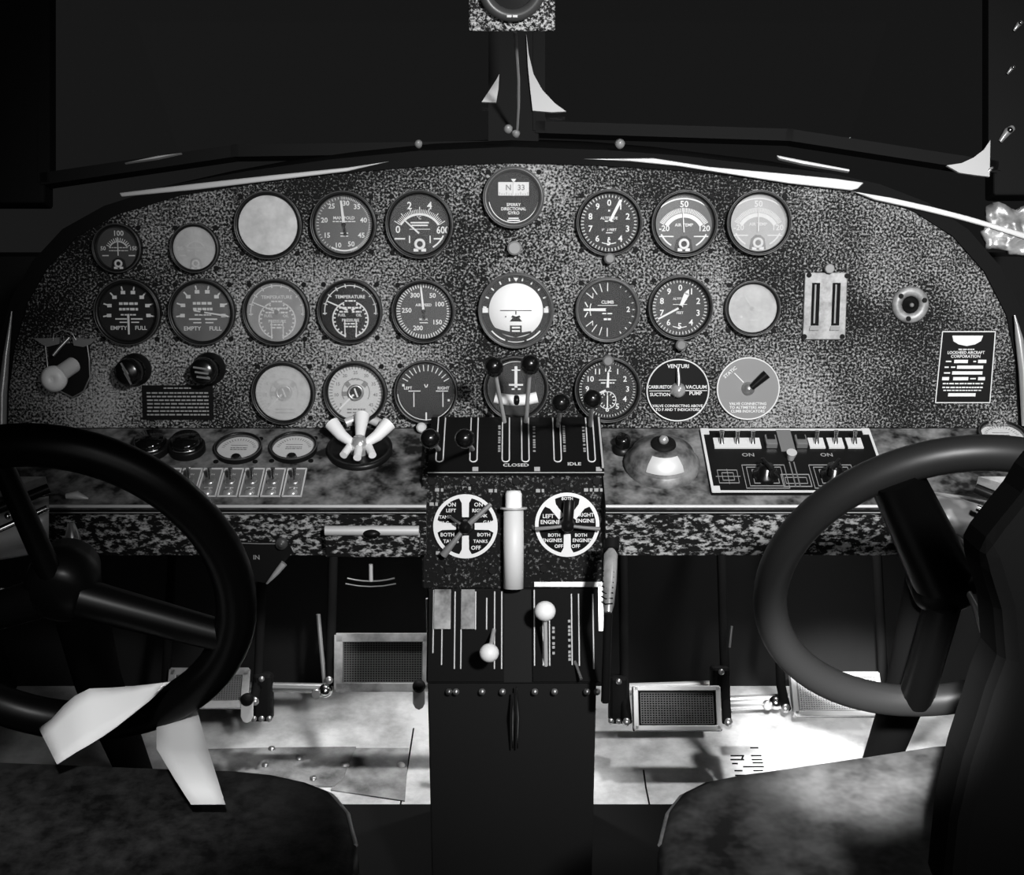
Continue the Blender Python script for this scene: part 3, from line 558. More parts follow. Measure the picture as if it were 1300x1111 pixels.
# toggle switches
def toggle(x, lab):
    fr = SHELF.frame(x, 615); t = thing('toggle_switch', lab, 'switch', fr, 'switch row on the left shelf')
    A = SHELF.loc(fr, x, 597).y; B = SHELF.loc(fr, x, 632).y; h = A - B; w_ = .0245
    obj('plate', MB().box((0, (A + B) / 2, .001), (w_, h, .002)), 'grey_plate', t)
    c = (A + B) / 2
    obj('border', MB().strip([(-w_ / 2 + .001, B), (w_ / 2 - .001, B), (w_ / 2 - .001, A), (-w_ / 2 + .001, A)], .0018, .002, .003, True), 'mark_white', t)
    m_ = Dial(.01, .0022); m_.t('ON', 0, (A - .012) / .01, .45); m_.rect(0, (c - .011) / .01, 1.0, .12); m_.rect(0, (c - .014) / .01, .8, .12); obj('lettering', m_, 'mark_white', t)
    obj('bushing', MB().lathe([(.0075, .002), (.0075, .005), (.005, .007), (.0001, .007)], 20, Matrix.Translation((0, c, 0))), 'steel', t)
    obj('lever', MB().tube([(0, c, .005), (0, c + .005, .014), (0, c + .007, .019)], [.0018, .0026, .003], 10), 'chrome', t)
    obj('nut', MB().lathe([(.0065, .002), (.0055, .005), (.0001, .0055)], 16, Matrix.Translation((0, B + .008, 0))), 'sheen_metal', t)
for k, x in enumerate((213, 240, 266.5, 293, 320, 347, 374)):
    toggle(x, ['toggle switch half covered by the left wheel rim, leftmost of the row', 'second toggle switch from the wheel rim end of the row', 'third toggle switch from the wheel rim end of the row', 'middle toggle switch of the seven in the row', 'third toggle switch from the right end of the row', 'second toggle switch from the right end of the row', 'rightmost toggle switch of the row, nearest the three armed handle'][k])
# dome on right shelf
fr = SHELF.frame(840, 592); t = thing('warning_horn', 'round domed metal housing with a centre button on the right shelf', 'horn', fr)
obj('base_ring', MB().lathe([(.046, 0), (.047, .006), (.042, .012)], 48), 'worn_dark', t)
obj('dome', MB().lathe([(.043, .010), (.038, .022), (.028, .030), (.02, .033), (.012, .033)], 48), 'worn_dark', t)
obj('boss', MB().lathe([(.016, .032), (.015, .036), (.010, .037), (.0001, .037)], 28), 'black_paint', t)
obj('button', MB().ball((0, 0, .040), .006), 'sheen_metal', t)
m_ = MB(); AN = list(range(-34, 35, 4)); q = [(r_ * math.sin(R(a)), -r_ * math.cos(R(a)), z_) for r_, z_ in ((.027, .0325), (.033, .0285), (.0385, .0235), (.0415, .017)) for a in AN]; nn = len(AN)
m_.add(q, [(j * nn + i, (j + 1) * nn + i, (j + 1) * nn + i + 1, j * nn + i + 1) for j in range(3) for i in range(nn - 1)], True); obj('label_plate', m_, 'sill_metal', t, label='pale curved plate on the front of the dome')
fr = SHELF.frame(790, 572); t = thing('push_knob', 'small black push knob between the lever plate and the dome', 'knob', fr)
obj('collar', MB().lathe([(.013, 0), (.012, .006), (.008, .008)], 24), 'bezel_black', t); obj('button', MB().lathe([(.0085, .006), (.010, .018), (.007, .022), (.0001, .022)], 24), 'bakelite', t)
# electrical switch panel on the right shelf
fr = SHELF.frame(1000, 590); t = thing('switch_panel', 'black electrical switch panel with a white outline on the right shelf', 'switch panel', fr)
def sl(x, y, z=0): q = SHELF.loc(fr, x, y); return (q.x, q.y, z)
A = sl(0, 548)[1]; B = sl(0, 629)[1]; xl = sl(903, 629)[0]; xr = sl(1132, 629)[0]
obj('plate', MB().box(((xl + xr) / 2, (A + B) / 2, .002), (xr - xl, A - B, .004)), 'black_gloss', t)
obj('outline', MB().strip([(xl + .002, B + .002), (xr - .002, B + .002), (xr - .002, A - .002), (xl + .002, A - .002)], .0032, .004, .005, True), 'mark_white', t)
m_ = MB()
for x, y in ((xl, A), (xr, A), (xl, B), (xr, B)): m_.box((x - math.copysign(.006, x - (xl + xr) / 2), y - math.copysign(.006, y - (A + B) / 2), .0047), (.010, .012, .0014))
obj('corner_plate', m_, 'mark_white', t)
W_ = xr - xl; yt = sl(0, 567)[1]
def fx(u): return xl + W_ * u
for u in (.11, .20, .29, .66, .77, .88):
    o = obj('switch_plate', MB().box((fx(u), yt, .0052), (.0195, .021, .002)), 'mark_white', t); o['label'] = 'white plate of a small toggle'
    obj('toggle', MB().tube([(fx(u), yt - .002, .006), (fx(u), yt + .003, .014), (fx(u), yt + .005, .021)], [.0034, .0024, .0032], 10), 'chrome', o)
for u in (.395, .57): obj('rocker', MB().box((fx(u), yt, .008), (.014, .020, .008)), 'steel', t, bev=.001); obj('rocker_face', MB().box((fx(u), yt + .004, .0125), (.010, .009, .001)), 'black_paint', t)
m_ = MB(); m_.box((fx(.487), (A + yt) / 2 - .01, .0047), (.018, .045, .0014)); m_.box((fx(.475), (A + B) / 2 - .03, .0045), (.0015, .05, .001)); m_.box((fx(.50), (A + B) / 2 - .03, .0045), (.0015, .05, .001)); obj('centre_strip', m_, 'grey_plate', t)
obj('pull_switch', MB().tube([(fx(.487), yt - .032, .004), (fx(.487), yt - .034, .016)], [.004, .0065], 14), 'sill_metal', t)
m_ = MB(); ym = B + .032
def rectline(cx, cy, w_, h_, th): m_.strip([(cx - w_ / 2, cy - h_ / 2), (cx + w_ / 2, cy - h_ / 2), (cx + w_ / 2, cy + h_ / 2), (cx - w_ / 2, cy + h_ / 2)], th, .004, .0048, True)
for u in (.32, .70):
    for g_ in (.052, .042, .03): rectline(fx(u), ym, g_, g_ * .9, .0007)
rectline(fx(.11), ym, .024, .026, .0006); rectline(fx(.11), ym, .014, .015, .0006); m_.box((fx(.11), ym, .0045), (.03, .0006, .0006)); m_.box((fx(.11), ym, .0045), (.0006, .03, .0006)); rectline(fx(.487), ym - .008, .034, .024, .001); rectline(fx(.487), ym - .008, .026, .012, .0006)
for u in (.25, .70): m_.text('ON', fx(u), yt - .024, .010, .0045)
obj('scale_lines', m_, 'mark_grey', t)
for u in (.32, .70):
    o = obj('rotary_knob', MB().lathe([(.016, .004), (.015, .010), (.010, .012), (.009, .020), (.0001, .021)], 28, Matrix.Translation((fx(u), ym, 0))), 'bakelite', t)
    obj('pointer', MB().box((0, 0, 0), (.005, .026, .012), Matrix.Translation((fx(u), ym, .018)) @ Matrix.Rotation(R(20 if u < .5 else -35), 4, 'Z')), 'bakelite', o, bev=.001)
# ================================================================== CONTROL PEDESTAL
QP = Plane(SHELF.w(650, 603, .012), 74.4)
FP = Plane(QP.w(650, 606), 18)
LP = Plane(FP.w(650, 748), 36)
BP = Plane(LP.w(650, 868), 2)
O2 = Matrix.Translation((0, BP.w(650, 868).y, 0))
ped = thing('control_pedestal', 'black centre pedestal carrying levers and two fuel valves', 'pedestal', O2)
IV = O2.inverted()
prof = [QP.w(650, 541), QP.w(650, 606), FP.w(650, 748)]
hw = 114 * QP.sc(650, 600)
def side_prism(pts, x0, x1, mb=None):
    mb = mb or MB(); n = len(pts); vs = [IV @ Vector((x0, p.y, p.z)) for p in pts] + [IV @ Vector((x1, p.y, p.z)) for p in pts]
    mb.add(vs, [tuple(range(n)), tuple(range(2 * n - 1, n - 1, -1))] + [(i, n + i, n + (i + 1) % n, (i + 1) % n) for i in range(n)]); return mb
a, b, c = prof
obj('upper_housing', side_prism([a, b, c, Vector((0, c.y + .17, c.z)), Vector((0, a.y, a.z - .05))], -hw, hw), 'pedestal_crackle', ped, bev=.002)
e = LP.w(650, 868); f_ = BP.w(650, 900)
hw2 = 108 * LP.sc(650, 800)
obj('lower_housing', side_prism([c + Vector((0, .002, 0)), e, Vector((0, e.y + .32, e.z - .03)), Vector((0, c.y + .17, c.z))], -hw2, hw2), 'black_paint', ped, bev=.002)
hw3 = 106 * BP.sc(650, 940)
obj('base', side_prism([e + Vector((0, .004, 0)), Vector((0, e.y + .004, .0)), Vector((0, e.y + .32, 0)), Vector((0, e.y + .32, e.z - .01))], -hw3, hw3), 'black_wall', ped, bev=.002)
# throttle cover plate with slots
fr = QP.frame(654, 572); cover_t = thing('lever_plate', 'glossy black slotted lever cover plate lettered CLOSED', 'cover plate', fr)
A = QP.loc(fr, 654, 541).y; B = QP.loc(fr, 654, 604).y; xl = QP.loc(fr, 543, 604).x; xr = QP.loc(fr, 767, 604).x
m_ = MB(); N_ = 10
def arcz(y): u = (y - B) / (A - B); return .004 + .010 * math.sin(math.pi * min(1, .12 + u * .88) * .55)
ys = [B + (A - B) * k / N_ for k in range(N_ + 1)]
vs = [(x, y, arcz(y)) for y in ys for x in (xl, xr)] + [(x, y, 0) for y in ys for x in (xl, xr)]; n2 = 2 * (N_ + 1)
fs = [(2 * k, 2 * k + 1, 2 * k + 3, 2 * k + 2) for k in range(N_)] + [(2 * k, 2 * k + 2, n2 + 2 * k + 2, n2 + 2 * k) for k in range(N_)] + [(2 * k + 1, n2 + 2 * k + 1, n2 + 2 * k + 3, 2 * k + 3) for k in range(N_)] + [(0, n2, n2 + 1, 1), (n2 - 2, n2 - 1, 2 * n2 - 1, 2 * n2 - 2)]
m_.add(vs, fs); obj('plate', m_, 'black_gloss', cover_t)
m_ = MB(); zz = lambda y: arcz(y) + .0008
for x in (558, 601, 642, 667, 708, 751):
    p0 = QP.loc(fr, x, 594); p1 = QP.loc(fr, x, 543); rr = .0044; X = p0.x
    line = [(X - rr, A - .003), (X - rr, p0.y + rr)] + [(X + rr * math.sin(R(a)), p0.y + rr - rr * math.cos(R(a))) for a in (-60, -30, 0, 30, 60)] + [(X + rr, p0.y + rr), (X + rr, A - .003)]
    fine = []
    for i in range(len(line) - 1):
        q0, q1 = Vector(line[i]), Vector(line[i + 1]); nn = 6 if (q1 - q0).length > .02 else 1
        fine += [q0.lerp(q1, k / nn) for k in range(nn)]
    fine.append(Vector(line[-1])); m_.tube([(q.x, q.y, zz(q.y)) for q in fine], .0009, 6)
obj('slot_edge', m_, 'mark_white', cover_t, label='white line round each lever slot')
m_ = MB()
for x in (634, 678, 716, 741):
    p = QP.loc(fr, x, 570); y_ = p.y - .02
    while y_ < A - .02: m_.box((p.x, y_, zz(y_)), (.003, .003, .0006)); y_ += random.choice((.0045, .007))
obj('side_lettering', m_, 'mark_grey', cover_t)
m_ = MB(); p = QP.loc(fr, 655, 599); m_.text('CLOSED', p.x, B + .010, .0085, arcz(B + .01) + .001, 0, 1); p = QP.loc(fr, 729, 599); m_.text('IDLE', p.x, B + .012, .0085, arcz(B + .012) + .001, 0, 1); obj('lettering', m_, 'mark_white', cover_t)
m_ = MB().box(((xl + xr) / 2, B + .001, .0048), (xr - xl, .0022, .0015)); m_.box((xr - .002, (A + B) / 2, .013), (.0022, (A - B), .003)); 
for x in (.27, .62, .97): m_.box((xl + (xr - xl) * x, B + .006, .0062), (.007, .010, .002))
obj('edge_strip', m_, 'sill_metal', cover_t)
# levers
LV = [((546, 557), 1.56, 558, 572, 'black ball lever pulled back, leftmost on the lever plate'), ((590, 557), 1.56, 601, 572, 'black ball lever pulled back, second from left'),
      ((627, 466), 1.66, 642, 545, 'tall black knob lever in front of the slip tube, left one of two'), ((673, 463), 1.66, 667, 545, 'tall black knob lever in front of the slip tube, right one of two'),
      ((712, 512), 1.62, 708, 545, 'half forward black knob lever, between the slip tube and the clock'), ((752, 507), 1.62, 749, 545, 'black knob lever overlapping the lower left of the clock')]
for (kx, ky), dpt, bx, by, lab in LV:
    base = QP.w(bx, by, -.004); kn = P(kx, ky, dpt); t = thing('control_lever', lab, 'lever', Matrix.Translation(base), 'ball levers on the pedestal'); v = kn - base
    obj('rod', MB().tube([(0, 0, 0), v * .5, v * .9], [.0030, .0026, .0026], 10), 'sill_metal', t)
    q = v.to_track_quat('Z', 'Y').to_matrix().to_4x4(); T = Matrix.Translation(v) @ q
    obj('knob', MB().lathe([(.003, -.013), (.007, -.011), (.0108, -.005), (.0112, .0015), (.009, .009), (.004, .012), (.0001, .0125)], 28, T), 'bakelite', t)
# front plate: two fuel selectors
def sectors(tx):
    def f(d):
        for (x, y, s_, h) in tx: d.t(s_, x, y, h)
    return f
def fuel_sel(px, py, lab, tx, spokes, handles):
    fr = FP.frame(px, py); s = FP.sc(px, py); r = 41.5 * s; t = thing('fuel_selector', lab, 'selector', fr)
    obj('backing', MB().lathe([(.0001, .003), (r * .98, .003), (r * .98, 0)], 56, smooth=False), 'black_matte', t)
    d = Dial(r, .003); d.arc(0, 360, .93, .11, n=60)
    for a in spokes: d.poly([(math.sin(R(a - 13)) * .9, math.cos(R(a - 13)) * .9), (math.sin(R(a)) * .98, math.cos(R(a)) * .98), (math.sin(R(a + 13)) * .9, math.cos(R(a + 13)) * .9), (math.sin(R(a + 9)) * .72, math.cos(R(a + 9)) * .72), (math.sin(R(a + 20)) * .3, math.cos(R(a + 20)) * .3), (math.sin(R(a - 20)) * .3, math.cos(R(a - 20)) * .3), (math.sin(R(a - 9)) * .72, math.cos(R(a - 9)) * .72)])
    obj('spoked_ring', d, 'white_paint', t, label='white ring with spokes')
    d = Dial(r, .0034); sectors(tx)(d); obj('lettering', d, 'mark_white', t)
    obj('hub', MB().lathe([(.0001, .026), (r * .16, .024), (r * .22, .012), (r * .24, .003)], 28), 'black_gloss', t)
    for a, l0, l1, w0, w1, m__ in handles:
        d_ = Vector((math.sin(R(a)), math.cos(R(a)), 0)); obj('handle', MB().tube([d_ * r * l0 + Vector((0, 0, .016)), d_ * r * (l0 + l1) / 2 + Vector((0, 0, .018)), d_ * r * l1 + Vector((0, 0, .013))], [r * w0, r * (w0 + w1) / 2, r * w1], 12), m__, t)
    screw(t, 0, r * 1.12); screw(t, r * 1.1, -r * .8); screw(t, -r * 1.1, -r * .8)
fuel_sel(591, 668, 'left fuel valve, white ring with BOTH TANKS and OFF, crossed handle', [(-.42, .66, 'ON', .17), (-.44, .48, 'LEFT', .15), (-.62, .28, 'TANK', .14), (-.66, .10, '100 G.', .14), (.40, .66, 'ON', .17), (.42, .48, 'RIGHT', .15), (.48, .32, 'TANK', .14), (.68, .12, 'GAL', .15), (-.55, -.26, 'BOTH', .16), (-.44, -.46, 'TANKS', .15), (.56, -.26, 'BOTH', .15), (.46, -.46, 'TANKS', .14), (.32, -.66, 'OFF', .17)],
         (0, 90, 180, 270), [(48, .1, 1.04, .09, .07, 'grey_plate'), (218, .1, 1.08, .06, .12, 'grey_plate'), (-55, .05, .6, .06, .03, 'bezel_grey')])
fuel_sel(720, 666, 'right fuel valve, white ring with LEFT ENGINE and RIGHT ENGINE, black upright handle', [(0, .80, 'BOTH', .13), (-.58, .26, 'LEFT', .17), (-.52, .08, 'ENGINE', .17), (.58, .30, 'RIGHT', .16), (.54, .12, 'ENGINE', .16), (-.40, -.32, 'BOTH', .14), (-.46, -.48, 'ENGINES', .15), (.42, -.32, 'BOTH', .14), (.46, -.48, 'ENGINES', .15), (-.26, -.66, 'OFF', .15), (.26, -.66, 'OFF', .15)],
         (-38, 38, 180), [(4, .05, .74, .15, .17, 'black_gloss'), (96, .1, .98, .05, .06, 'grey_plate'), (264, .1, .98, .05, .06, 'grey_plate')])
# white sleeve
fr = FP.frame(652, 745); t = thing('white_sleeve', 'white cylindrical sleeve with a cap, upright between the fuel valves', 'sleeve', fr)
h1 = FP.loc(fr, 652, 645).y; h2 = FP.loc(fr, 652, 622).y; s = FP.sc(652, 690); RX = Matrix.Translation((0, 0, .014)) @ Matrix.Rotation(R(-90), 4, 'X')
obj('tube', MB().lathe([(.0001, 0), (12.5 * s, 0), (12.8 * s, h1 * .5), (12.5 * s, h1), (.0001, h1)], 32, RX), 'white_paint', t)
obj('flange', MB().lathe([(.0001, h1), (17 * s, h1), (17 * s, h1 + .002), (.0001, h1 + .002)], 32, RX), 'sill_metal', t)
obj('cap', MB().lathe([(10.5 * s, h1 + .001), (10.5 * s, h2 - .004), (8.5 * s, h2), (.0001, h2 + .0005)], 32, RX), 'white_knob', t)
# small stencils and screws along the front plate
m_ = MB(); fr = FP.frame(650, 612)
for x, y in ((555, 622), (640 - 50, 620), (623, 623), (683, 623), (744, 622), (757, 622), (548, 640), (556, 702)):
    q = FP.loc(fr, x, y); m_.box((q.x, q.y, .0006), (.005, .004, .0008)); m_.box((q.x + .006, q.y, .0006), (.003, .004, .0008))
o = obj('stencil_marks', m_, 'mark_grey', ped); o.matrix_local = IV @ fr
for x, y in ((548, 611), (600, 611), (655, 611), (706, 611), (757, 611), (570, 724), (625, 724), (690, 722), (745, 724)):
    p = FP.w(x, y); q = IV @ p; s_ = screw(ped, 0, 0); s_.matrix_local = Matrix.Translation(q) @ FP.rot() @ Matrix.Scale(1.5, 4)
# ---- lower quadrants
def lq(x0, x1, y0, y1, lab, plates, slots, nm='trim_quadrant'):
    fr = LP.frame((x0 + x1) / 2, y1); t = thing(nm, lab, 'lever quadrant', fr)
    X = lambda x, y=y0: LP.loc(fr, x, y).x
    y_ = lambda y: LP.loc(fr, x0, y).y
    xa, xb = X(x0), X(x1); obj('plate', MB().box(((xa + xb) / 2, y_(y0) / 2, .002), (xb - xa, y_(y0), .004)), 'black_matte', t)
    for k, (a_, b_, yb) in enumerate(plates): obj('cover_strip', MB().box(((X(a_) + X(b_)) / 2, (y_(y0) + y_(yb)) / 2, .0075), (X(b_) - X(a_), y_(y0) - y_(yb), .003)), 'worn_dark', t)
    m_ = MB()
    for x, ya, yb in slots: m_.tube([(X(x), y_(ya), .005), (X(x), y_(yb), .005)], .0010, 6)
    obj('slot_edge', m_, 'sill_metal', t, label='bright slot edges'); return t, fr, X, y_
lq(545, 640, 750, 866, 'left half of the lower lever quadrant with bright slot edges', [(552, 573, 800), (586, 603, 800)], [(551, 750, 830), (562, 752, 845), (578, 752, 850), (586, 752, 850), (604, 752, 800), (618, 760, 800), (637, 752, 850), (628, 752, 850)])
t, fr, X, y_ = lq(676, 764, 748, 866, 'right half of the lower lever quadrant with a pale frame', [], [(678, 750, 846), (689, 788, 846), (697, 788, 846), (725, 755, 845), (734, 755, 846), (752, 755, 850)])
obj('frame', MB().strip([(X(680), y_(743)), (X(762), y_(743)), (X(762), y_(800))], .006, .004, .006), 'worn_metal', t, label='pale worn frame')
m_ = MB()
for x, ya, yb in ((702, 795, 830), (722, 785, 838)):
    y = y_(yb)
    while y < y_(ya): m_.box((X(x), y, .0048), (.003, .0032, .0006)); y += random.choice((.0045, .007))
obj('side_lettering', m_, 'mark_grey', t)
# white ball levers
for (bx, by), (kx, ky), kd, rr, lab in (((627, 800), (621, 829), LP.depth(621, 829) - .055, .0115, 'white ball lever, lower of two, left of centre'), ((693, 845), (692, 776), LP.depth(692, 776) - .05, .0125, 'white ball lever, higher of two, right of centre')):
    base = LP.w(bx, by, .003); kn = P(kx, ky, kd); t = thing('trim_lever', lab, 'lever', Matrix.Translation(base), 'white ball levers on the pedestal'); v = kn - base
    obj('rod', MB().tube([(0, 0, 0), v * .55, v * .92], .0026, 10), 'sill_metal', t); obj('knob', MB().ball(v, rr, 24, (1, 1, .95)), 'white_knob', t)
# cable lever lower right of the quadrant
p0 = LP.w(730, 840, .004); t = tag(obj('tie_rod', MB().tube([p0, LP.w(738, 862, .02)], .0018, 8), 'steel'), 'short bright rod at the foot of the right quadrant', 'rod')
# base bolts
for x in (570, 579, 612, 638, 679, 704, 745, 758, 570, 745):
    y = 878; p = BP.w(x, y); s_ = MB().lathe([(.0042, 0), (.0036, .003), (.0001, .004)], 14); o = obj('bolt', s_, 'steel', ped); o.matrix_local = Matrix.Translation(IV @ p) @ BP.rot()
for k, x in enumerate((651, 656)):
    p = [BP.w(x - k, 880 - k * 8, .006), BP.w(x + k * 2, 910, .012), BP.w(x + k, 950, .004)]; tag(obj('centre_rod', MB().tube(p, [.001, .0022, .001], 8), 'chrome'), ('left' if k == 0 else 'right') + ' one of two thin bright rods down the pedestal base', 'rod', 'bright rods on pedestal base')
# pale ribbed handle right of the pedestal
b0 = P(772, 778, 1.60); t = thing('flap_lever', 'long pale ribbed handle hanging right of the pedestal', 'lever', Matrix.Translation(b0)); v = P(776, 696, 1.64) - b0
obj('grip', MB().tube([(0, 0, 0), v * .12, v * .5, v * .9, v], [.004, .0065, .0080, .0078, .003], 14), 'worn_metal', t)
obj('collar', MB().tube([v * .98, v * 1.12], .009, 14), 'black_paint', t)
m_ = MB()
for k in range(7): q = v * (.18 + .08 * k); m_.tube([q + Vector((-.0085, -.002, 0)), q + Vector((-.004, -.0085, 0)), q + Vector((.004, -.0085, .001))], .0009, 6)
obj('rib', m_, 'black_paint', t); obj('shank', MB().tube([(0, 0, 0), (0, .01, -.12)], .005, 10), 'black_paint', t)
# ================================================================== UNDER THE SHELF
# pale glove bar with latch
fr = PAD.frame(474, 672); s = PAD.sc(474, 672); t = thing('drawer', 'shallow dark drawer front with a pale rolled edge and small latch', 'drawer', fr)
obj('front', MB().box((0, -.014, .008), (120 * s, 34 * s, .016)), 'pad_cloth', t, bev=.002)
obj('rolled_edge', MB().tube([(-59 * s, .004, .016), (59 * s, .004, .016)], .006, 12), 'sill_metal', t)
obj('latch', MB().lathe([(.0001, .026), (.008, .025), (.010, .018)], 24, Matrix.Diagonal((1.15, .55, 1, 1)) @ Matrix.Translation((0, .004, 0))), 'black_gloss', t)
# T handle
b0 = P(471, 738, 1.66); t = thing('pull_handle', 'T shaped pull handle with two curved wings under the drawer', 'handle', Matrix.Translation(b0))
obj('stem', MB().tube([(0, 0, 0), (0, .004, .020)], .0024, 10), 'sill_metal', t); s = 1.66 / F
obj('upper_wing', MB().tube([(x * s, 0, (-.0 + abs(x) ** 2 * .0012) * s * 4) for x in (-30, -20, -10, 0, 10, 20, 30)], .0011, 8), 'steel', t)
obj('lower_wing', MB().tube([(x * s, -.004, -.005 + abs(x) ** 2 * .004 * s) for x in (-32, -16, 0, 16, 32)], .0009, 8), 'steel', t)
# parking brake bracket
fr = PAD.frame(345, 692, .004); s = PAD.sc(345, 692); t = thing('brake_bracket', 'dark triangular bracket with a round pivot and a slanting pale lever', 'bracket', fr)
q = lambda x, y, z=0: (PAD.loc(fr, x, y).x, PAD.loc(fr, x, y).y, z)
obj('plate', MB().prism([q(x, y)[:2] for x, y in ((300, 688), (366, 688), (372, 700), (340, 740), (312, 735))], -.01, -.002), 'black_paint', t)
obj('edge_wire', MB().tube([q(302, 688, 0), q(330, 689, 0), q(356, 689, 0)], .0009, 6), 'steel', t); obj('side_wire', MB().tube([q(301, 688, 0), q(310, 701, 0)], .0014, 6), 'steel', t)
obj('pivot', MB().lathe([(.0001, .006), (.003, .006), (.0035, .004), (.006, .004), (.0075, .001), (.0075, -.002)], 24, Matrix.Translation(q(358, 689, 0))), 'bezel_grey', t)
obj('lever', MB().tube([q(362, 712, .004), q(352, 724, .006), q(340, 738, .004)], [.0042, .0034, .0012], 10), 'worn_metal', t)
m_ = MB(); m_.text('IN', q(326, 707)[0], q(326, 707)[1], .008, -.0015); obj('lettering', m_, 'mark_grey', t)
# ================================================================== RUDDER PEDALS
def pedal(x0, x1, y0, y1, d, tilt, lab, frame_m, grid_m, back, nx=26, ny=13, lipw=.008):
    c = P((x0 + x1) / 2, (y0 + y1) / 2, d); pl = Plane(c, tilt); fr = pl.frame((x0 + x1) / 2, (y0 + y1) / 2); w_ = (x1 - x0) * d / F
    h_ = pl.loc(fr, (x0 + x1) / 2, y0).y - pl.loc(fr, (x0 + x1) / 2, y1).y; t = thing('rudder_pedal', lab, 'pedal', fr, 'rudder pedals')
    obj('plate', MB().box((0, 0, -.004), (w_, h_, .006)), back, t, bev=.002)
    m_ = MB().strip([(-w_ / 2 + .005, -h_ / 2 + lipw / 2), (w_ / 2 - .005, -h_ / 2 + lipw / 2), (w_ / 2 - .005, h_ / 2 - .004), (-w_ / 2 + .005, h_ / 2 - .004)], lipw, -.001, .006, True)
    obj('rim', m_, frame_m, t, bev=.001)
    m_ = MB(); iw, ih = w_ - .026, h_ - .022
    for k in range(nx + 1): m_.box((-iw / 2 + iw * k / nx, 0, .001), (.0013, ih, .003))
    for k in range(ny + 1): m_.box((0, -ih / 2 + ih * k / ny, .001), (iw, .0013, .003))
    obj('tread', m_, grid_m, t)
    for sx in (-1, 1):
        top_ = fr.inverted() @ Vector((fr.to_translation().x + sx * (w_ / 2 + .010), 2.17, .46)); obj('hanger', MB().tube([(sx * (w_ / 2 + .008), -h_ * .3, -.006), (sx * (w_ / 2 + .010), h_ * .3, -.02), top_], .0075, 12), 'black_matte', t)
        obj('pivot_bolt', MB().lathe([(.006, -.006), (.006, .003), (.004, .005), (.0001, .005)], 16, Matrix.Translation((sx * (w_ / 2 + .010), -h_ * .3, 0))), 'steel', t)
    return t, w_, h_
pedal(803, 916, 871, 928, 2.20, 38, 'upright rudder pedal with dark mesh tread, right of the pedestal', 'sill_metal', 'grey_knob', 'black_matte')
pedal(1004, 1120, 854, 910, 2.20, 50, 'pale rudder pedal partly behind the right wheel rim', 'sill_metal', 'sill_metal', 'plate_metal', 30, 15)
ped_l, _, _ = pedal(426, 546, 806, 878, 2.22, 24, 'large dark rudder pedal with a pale foot bar, left of the pedestal', 'worn_metal', 'grey_knob', 'black_paint', 30, 18, .014)
ped_o, _, _ = pedal(214, 316, 850, 900, 2.20, 42, 'rudder pedal half hidden under the rim of the left wheel', 'worn_metal', 'steel', 'black_paint', 26, 14, .012)
# foot bars with heel brackets
def bar(name, pts, r, m, lab, cat='rod', group=None): return tag(obj(name, MB().tube([P(*p) for p in pts], r, 14), m), lab, cat, group)
bar('cross_tube', [(772, 876, 2.30), (905, 872, 2.30)], .010, 'sill_metal', 'pale cross tube above the right inboard pedal', 'tube', 'pedal cross tubes')
bar('cross_tube', [(925, 893, 2.26), (1000, 890, 2.26)], .012, 'sheen_metal', 'pale cross tube between the two right pedals', 'tube', 'pedal cross tubes')
bar('cross_tube', [(318, 872, 2.235), (414, 874, 2.235)], .008, 'steel', 'dull cross tube between the two left pedals', 'tube', 'pedal cross tubes')
bar('brake_rod', [(404, 780, 2.24), (408, 825, 2.24), (413, 876, 2.24)], .0035, 'sheen_metal', 'slanting pale rod left of the large dark pedal', group='pedal rods')
bar('brake_rod', [(543, 760, 2.20), (545, 815, 2.22), (549, 872, 2.22)], .0035, 'sheen_metal', 'slanting pale rod against the pedestal left side', group='pedal rods')
bar('brake_rod', [(929, 795, 2.2), (926, 822, 2.2)], .0022, 'steel', 'short thin rod behind the left of the right wheel', group='pedal rods')
bpy.context.view_layer.update()
for x, y, par in ((314, 903, ped_o), (532, 886, ped_l)):
    c = P(x, y, 2.18); M = par.matrix_world.inverted() @ Matrix.Translation(c) @ Plane(c, 25).rot()
    o = obj('heel_clip', MB().prism([(-.0095, .018), (.0095, .018), (.0095, -.008), (.006, -.015), (0, -.018), (-.006, -.015), (-.0095, -.008)], 0, .004), 'white_paint', par, bev=.001, label='white rounded heel clip'); o.matrix_local = M
    obj('clamp', MB().lathe([(.0001, .012), (.006, .012), (.010, .006), (.010, 0)], 20, Matrix.Translation((0, .018, 0))), 'black_paint', o)
for k, (x, y, lab) in enumerate(((413, 877, 'steel joint block at the foot of the slanting rod, left side'), (333, 902, 'dark pivot block with a ring nut, right of the left outboard pedal'), (915, 893, 'dark pivot block right of the upright mesh pedal'), (785, 905, 'dark pivot block left of the upright mesh pedal'), (985, 892, 'round bright joint just left of the right wheel rim'))):
    c = P(x, y, 2.22); t = thing('pivot_block', lab, 'joint', Matrix.Translation(c) @ Plane(c, 20).rot(), 'pedal pivot blocks')
    if k in (1, 2, 3):
        hh = .055; obj('block', MB().box((0, .02, -.01), (.030, hh + .02, .03)), 'black_paint', t, bev=.006)
        for dx, dy in ((-.012, -.012), (.012, -.012), (0, .05), (0, -.012)): obj('nut', MB().lathe([(.0045, .004), (.0045, .009), (.002, .010), (.0001, .010)], 12, Matrix.Translation((dx, dy, 0))), 'steel', t)
    else:
        obj('block', MB().ball((0, 0, 0), .011), 'chrome', t); obj('nut', MB().cyl((-.014, -.004), .007, -.004, .008), 'steel', t)
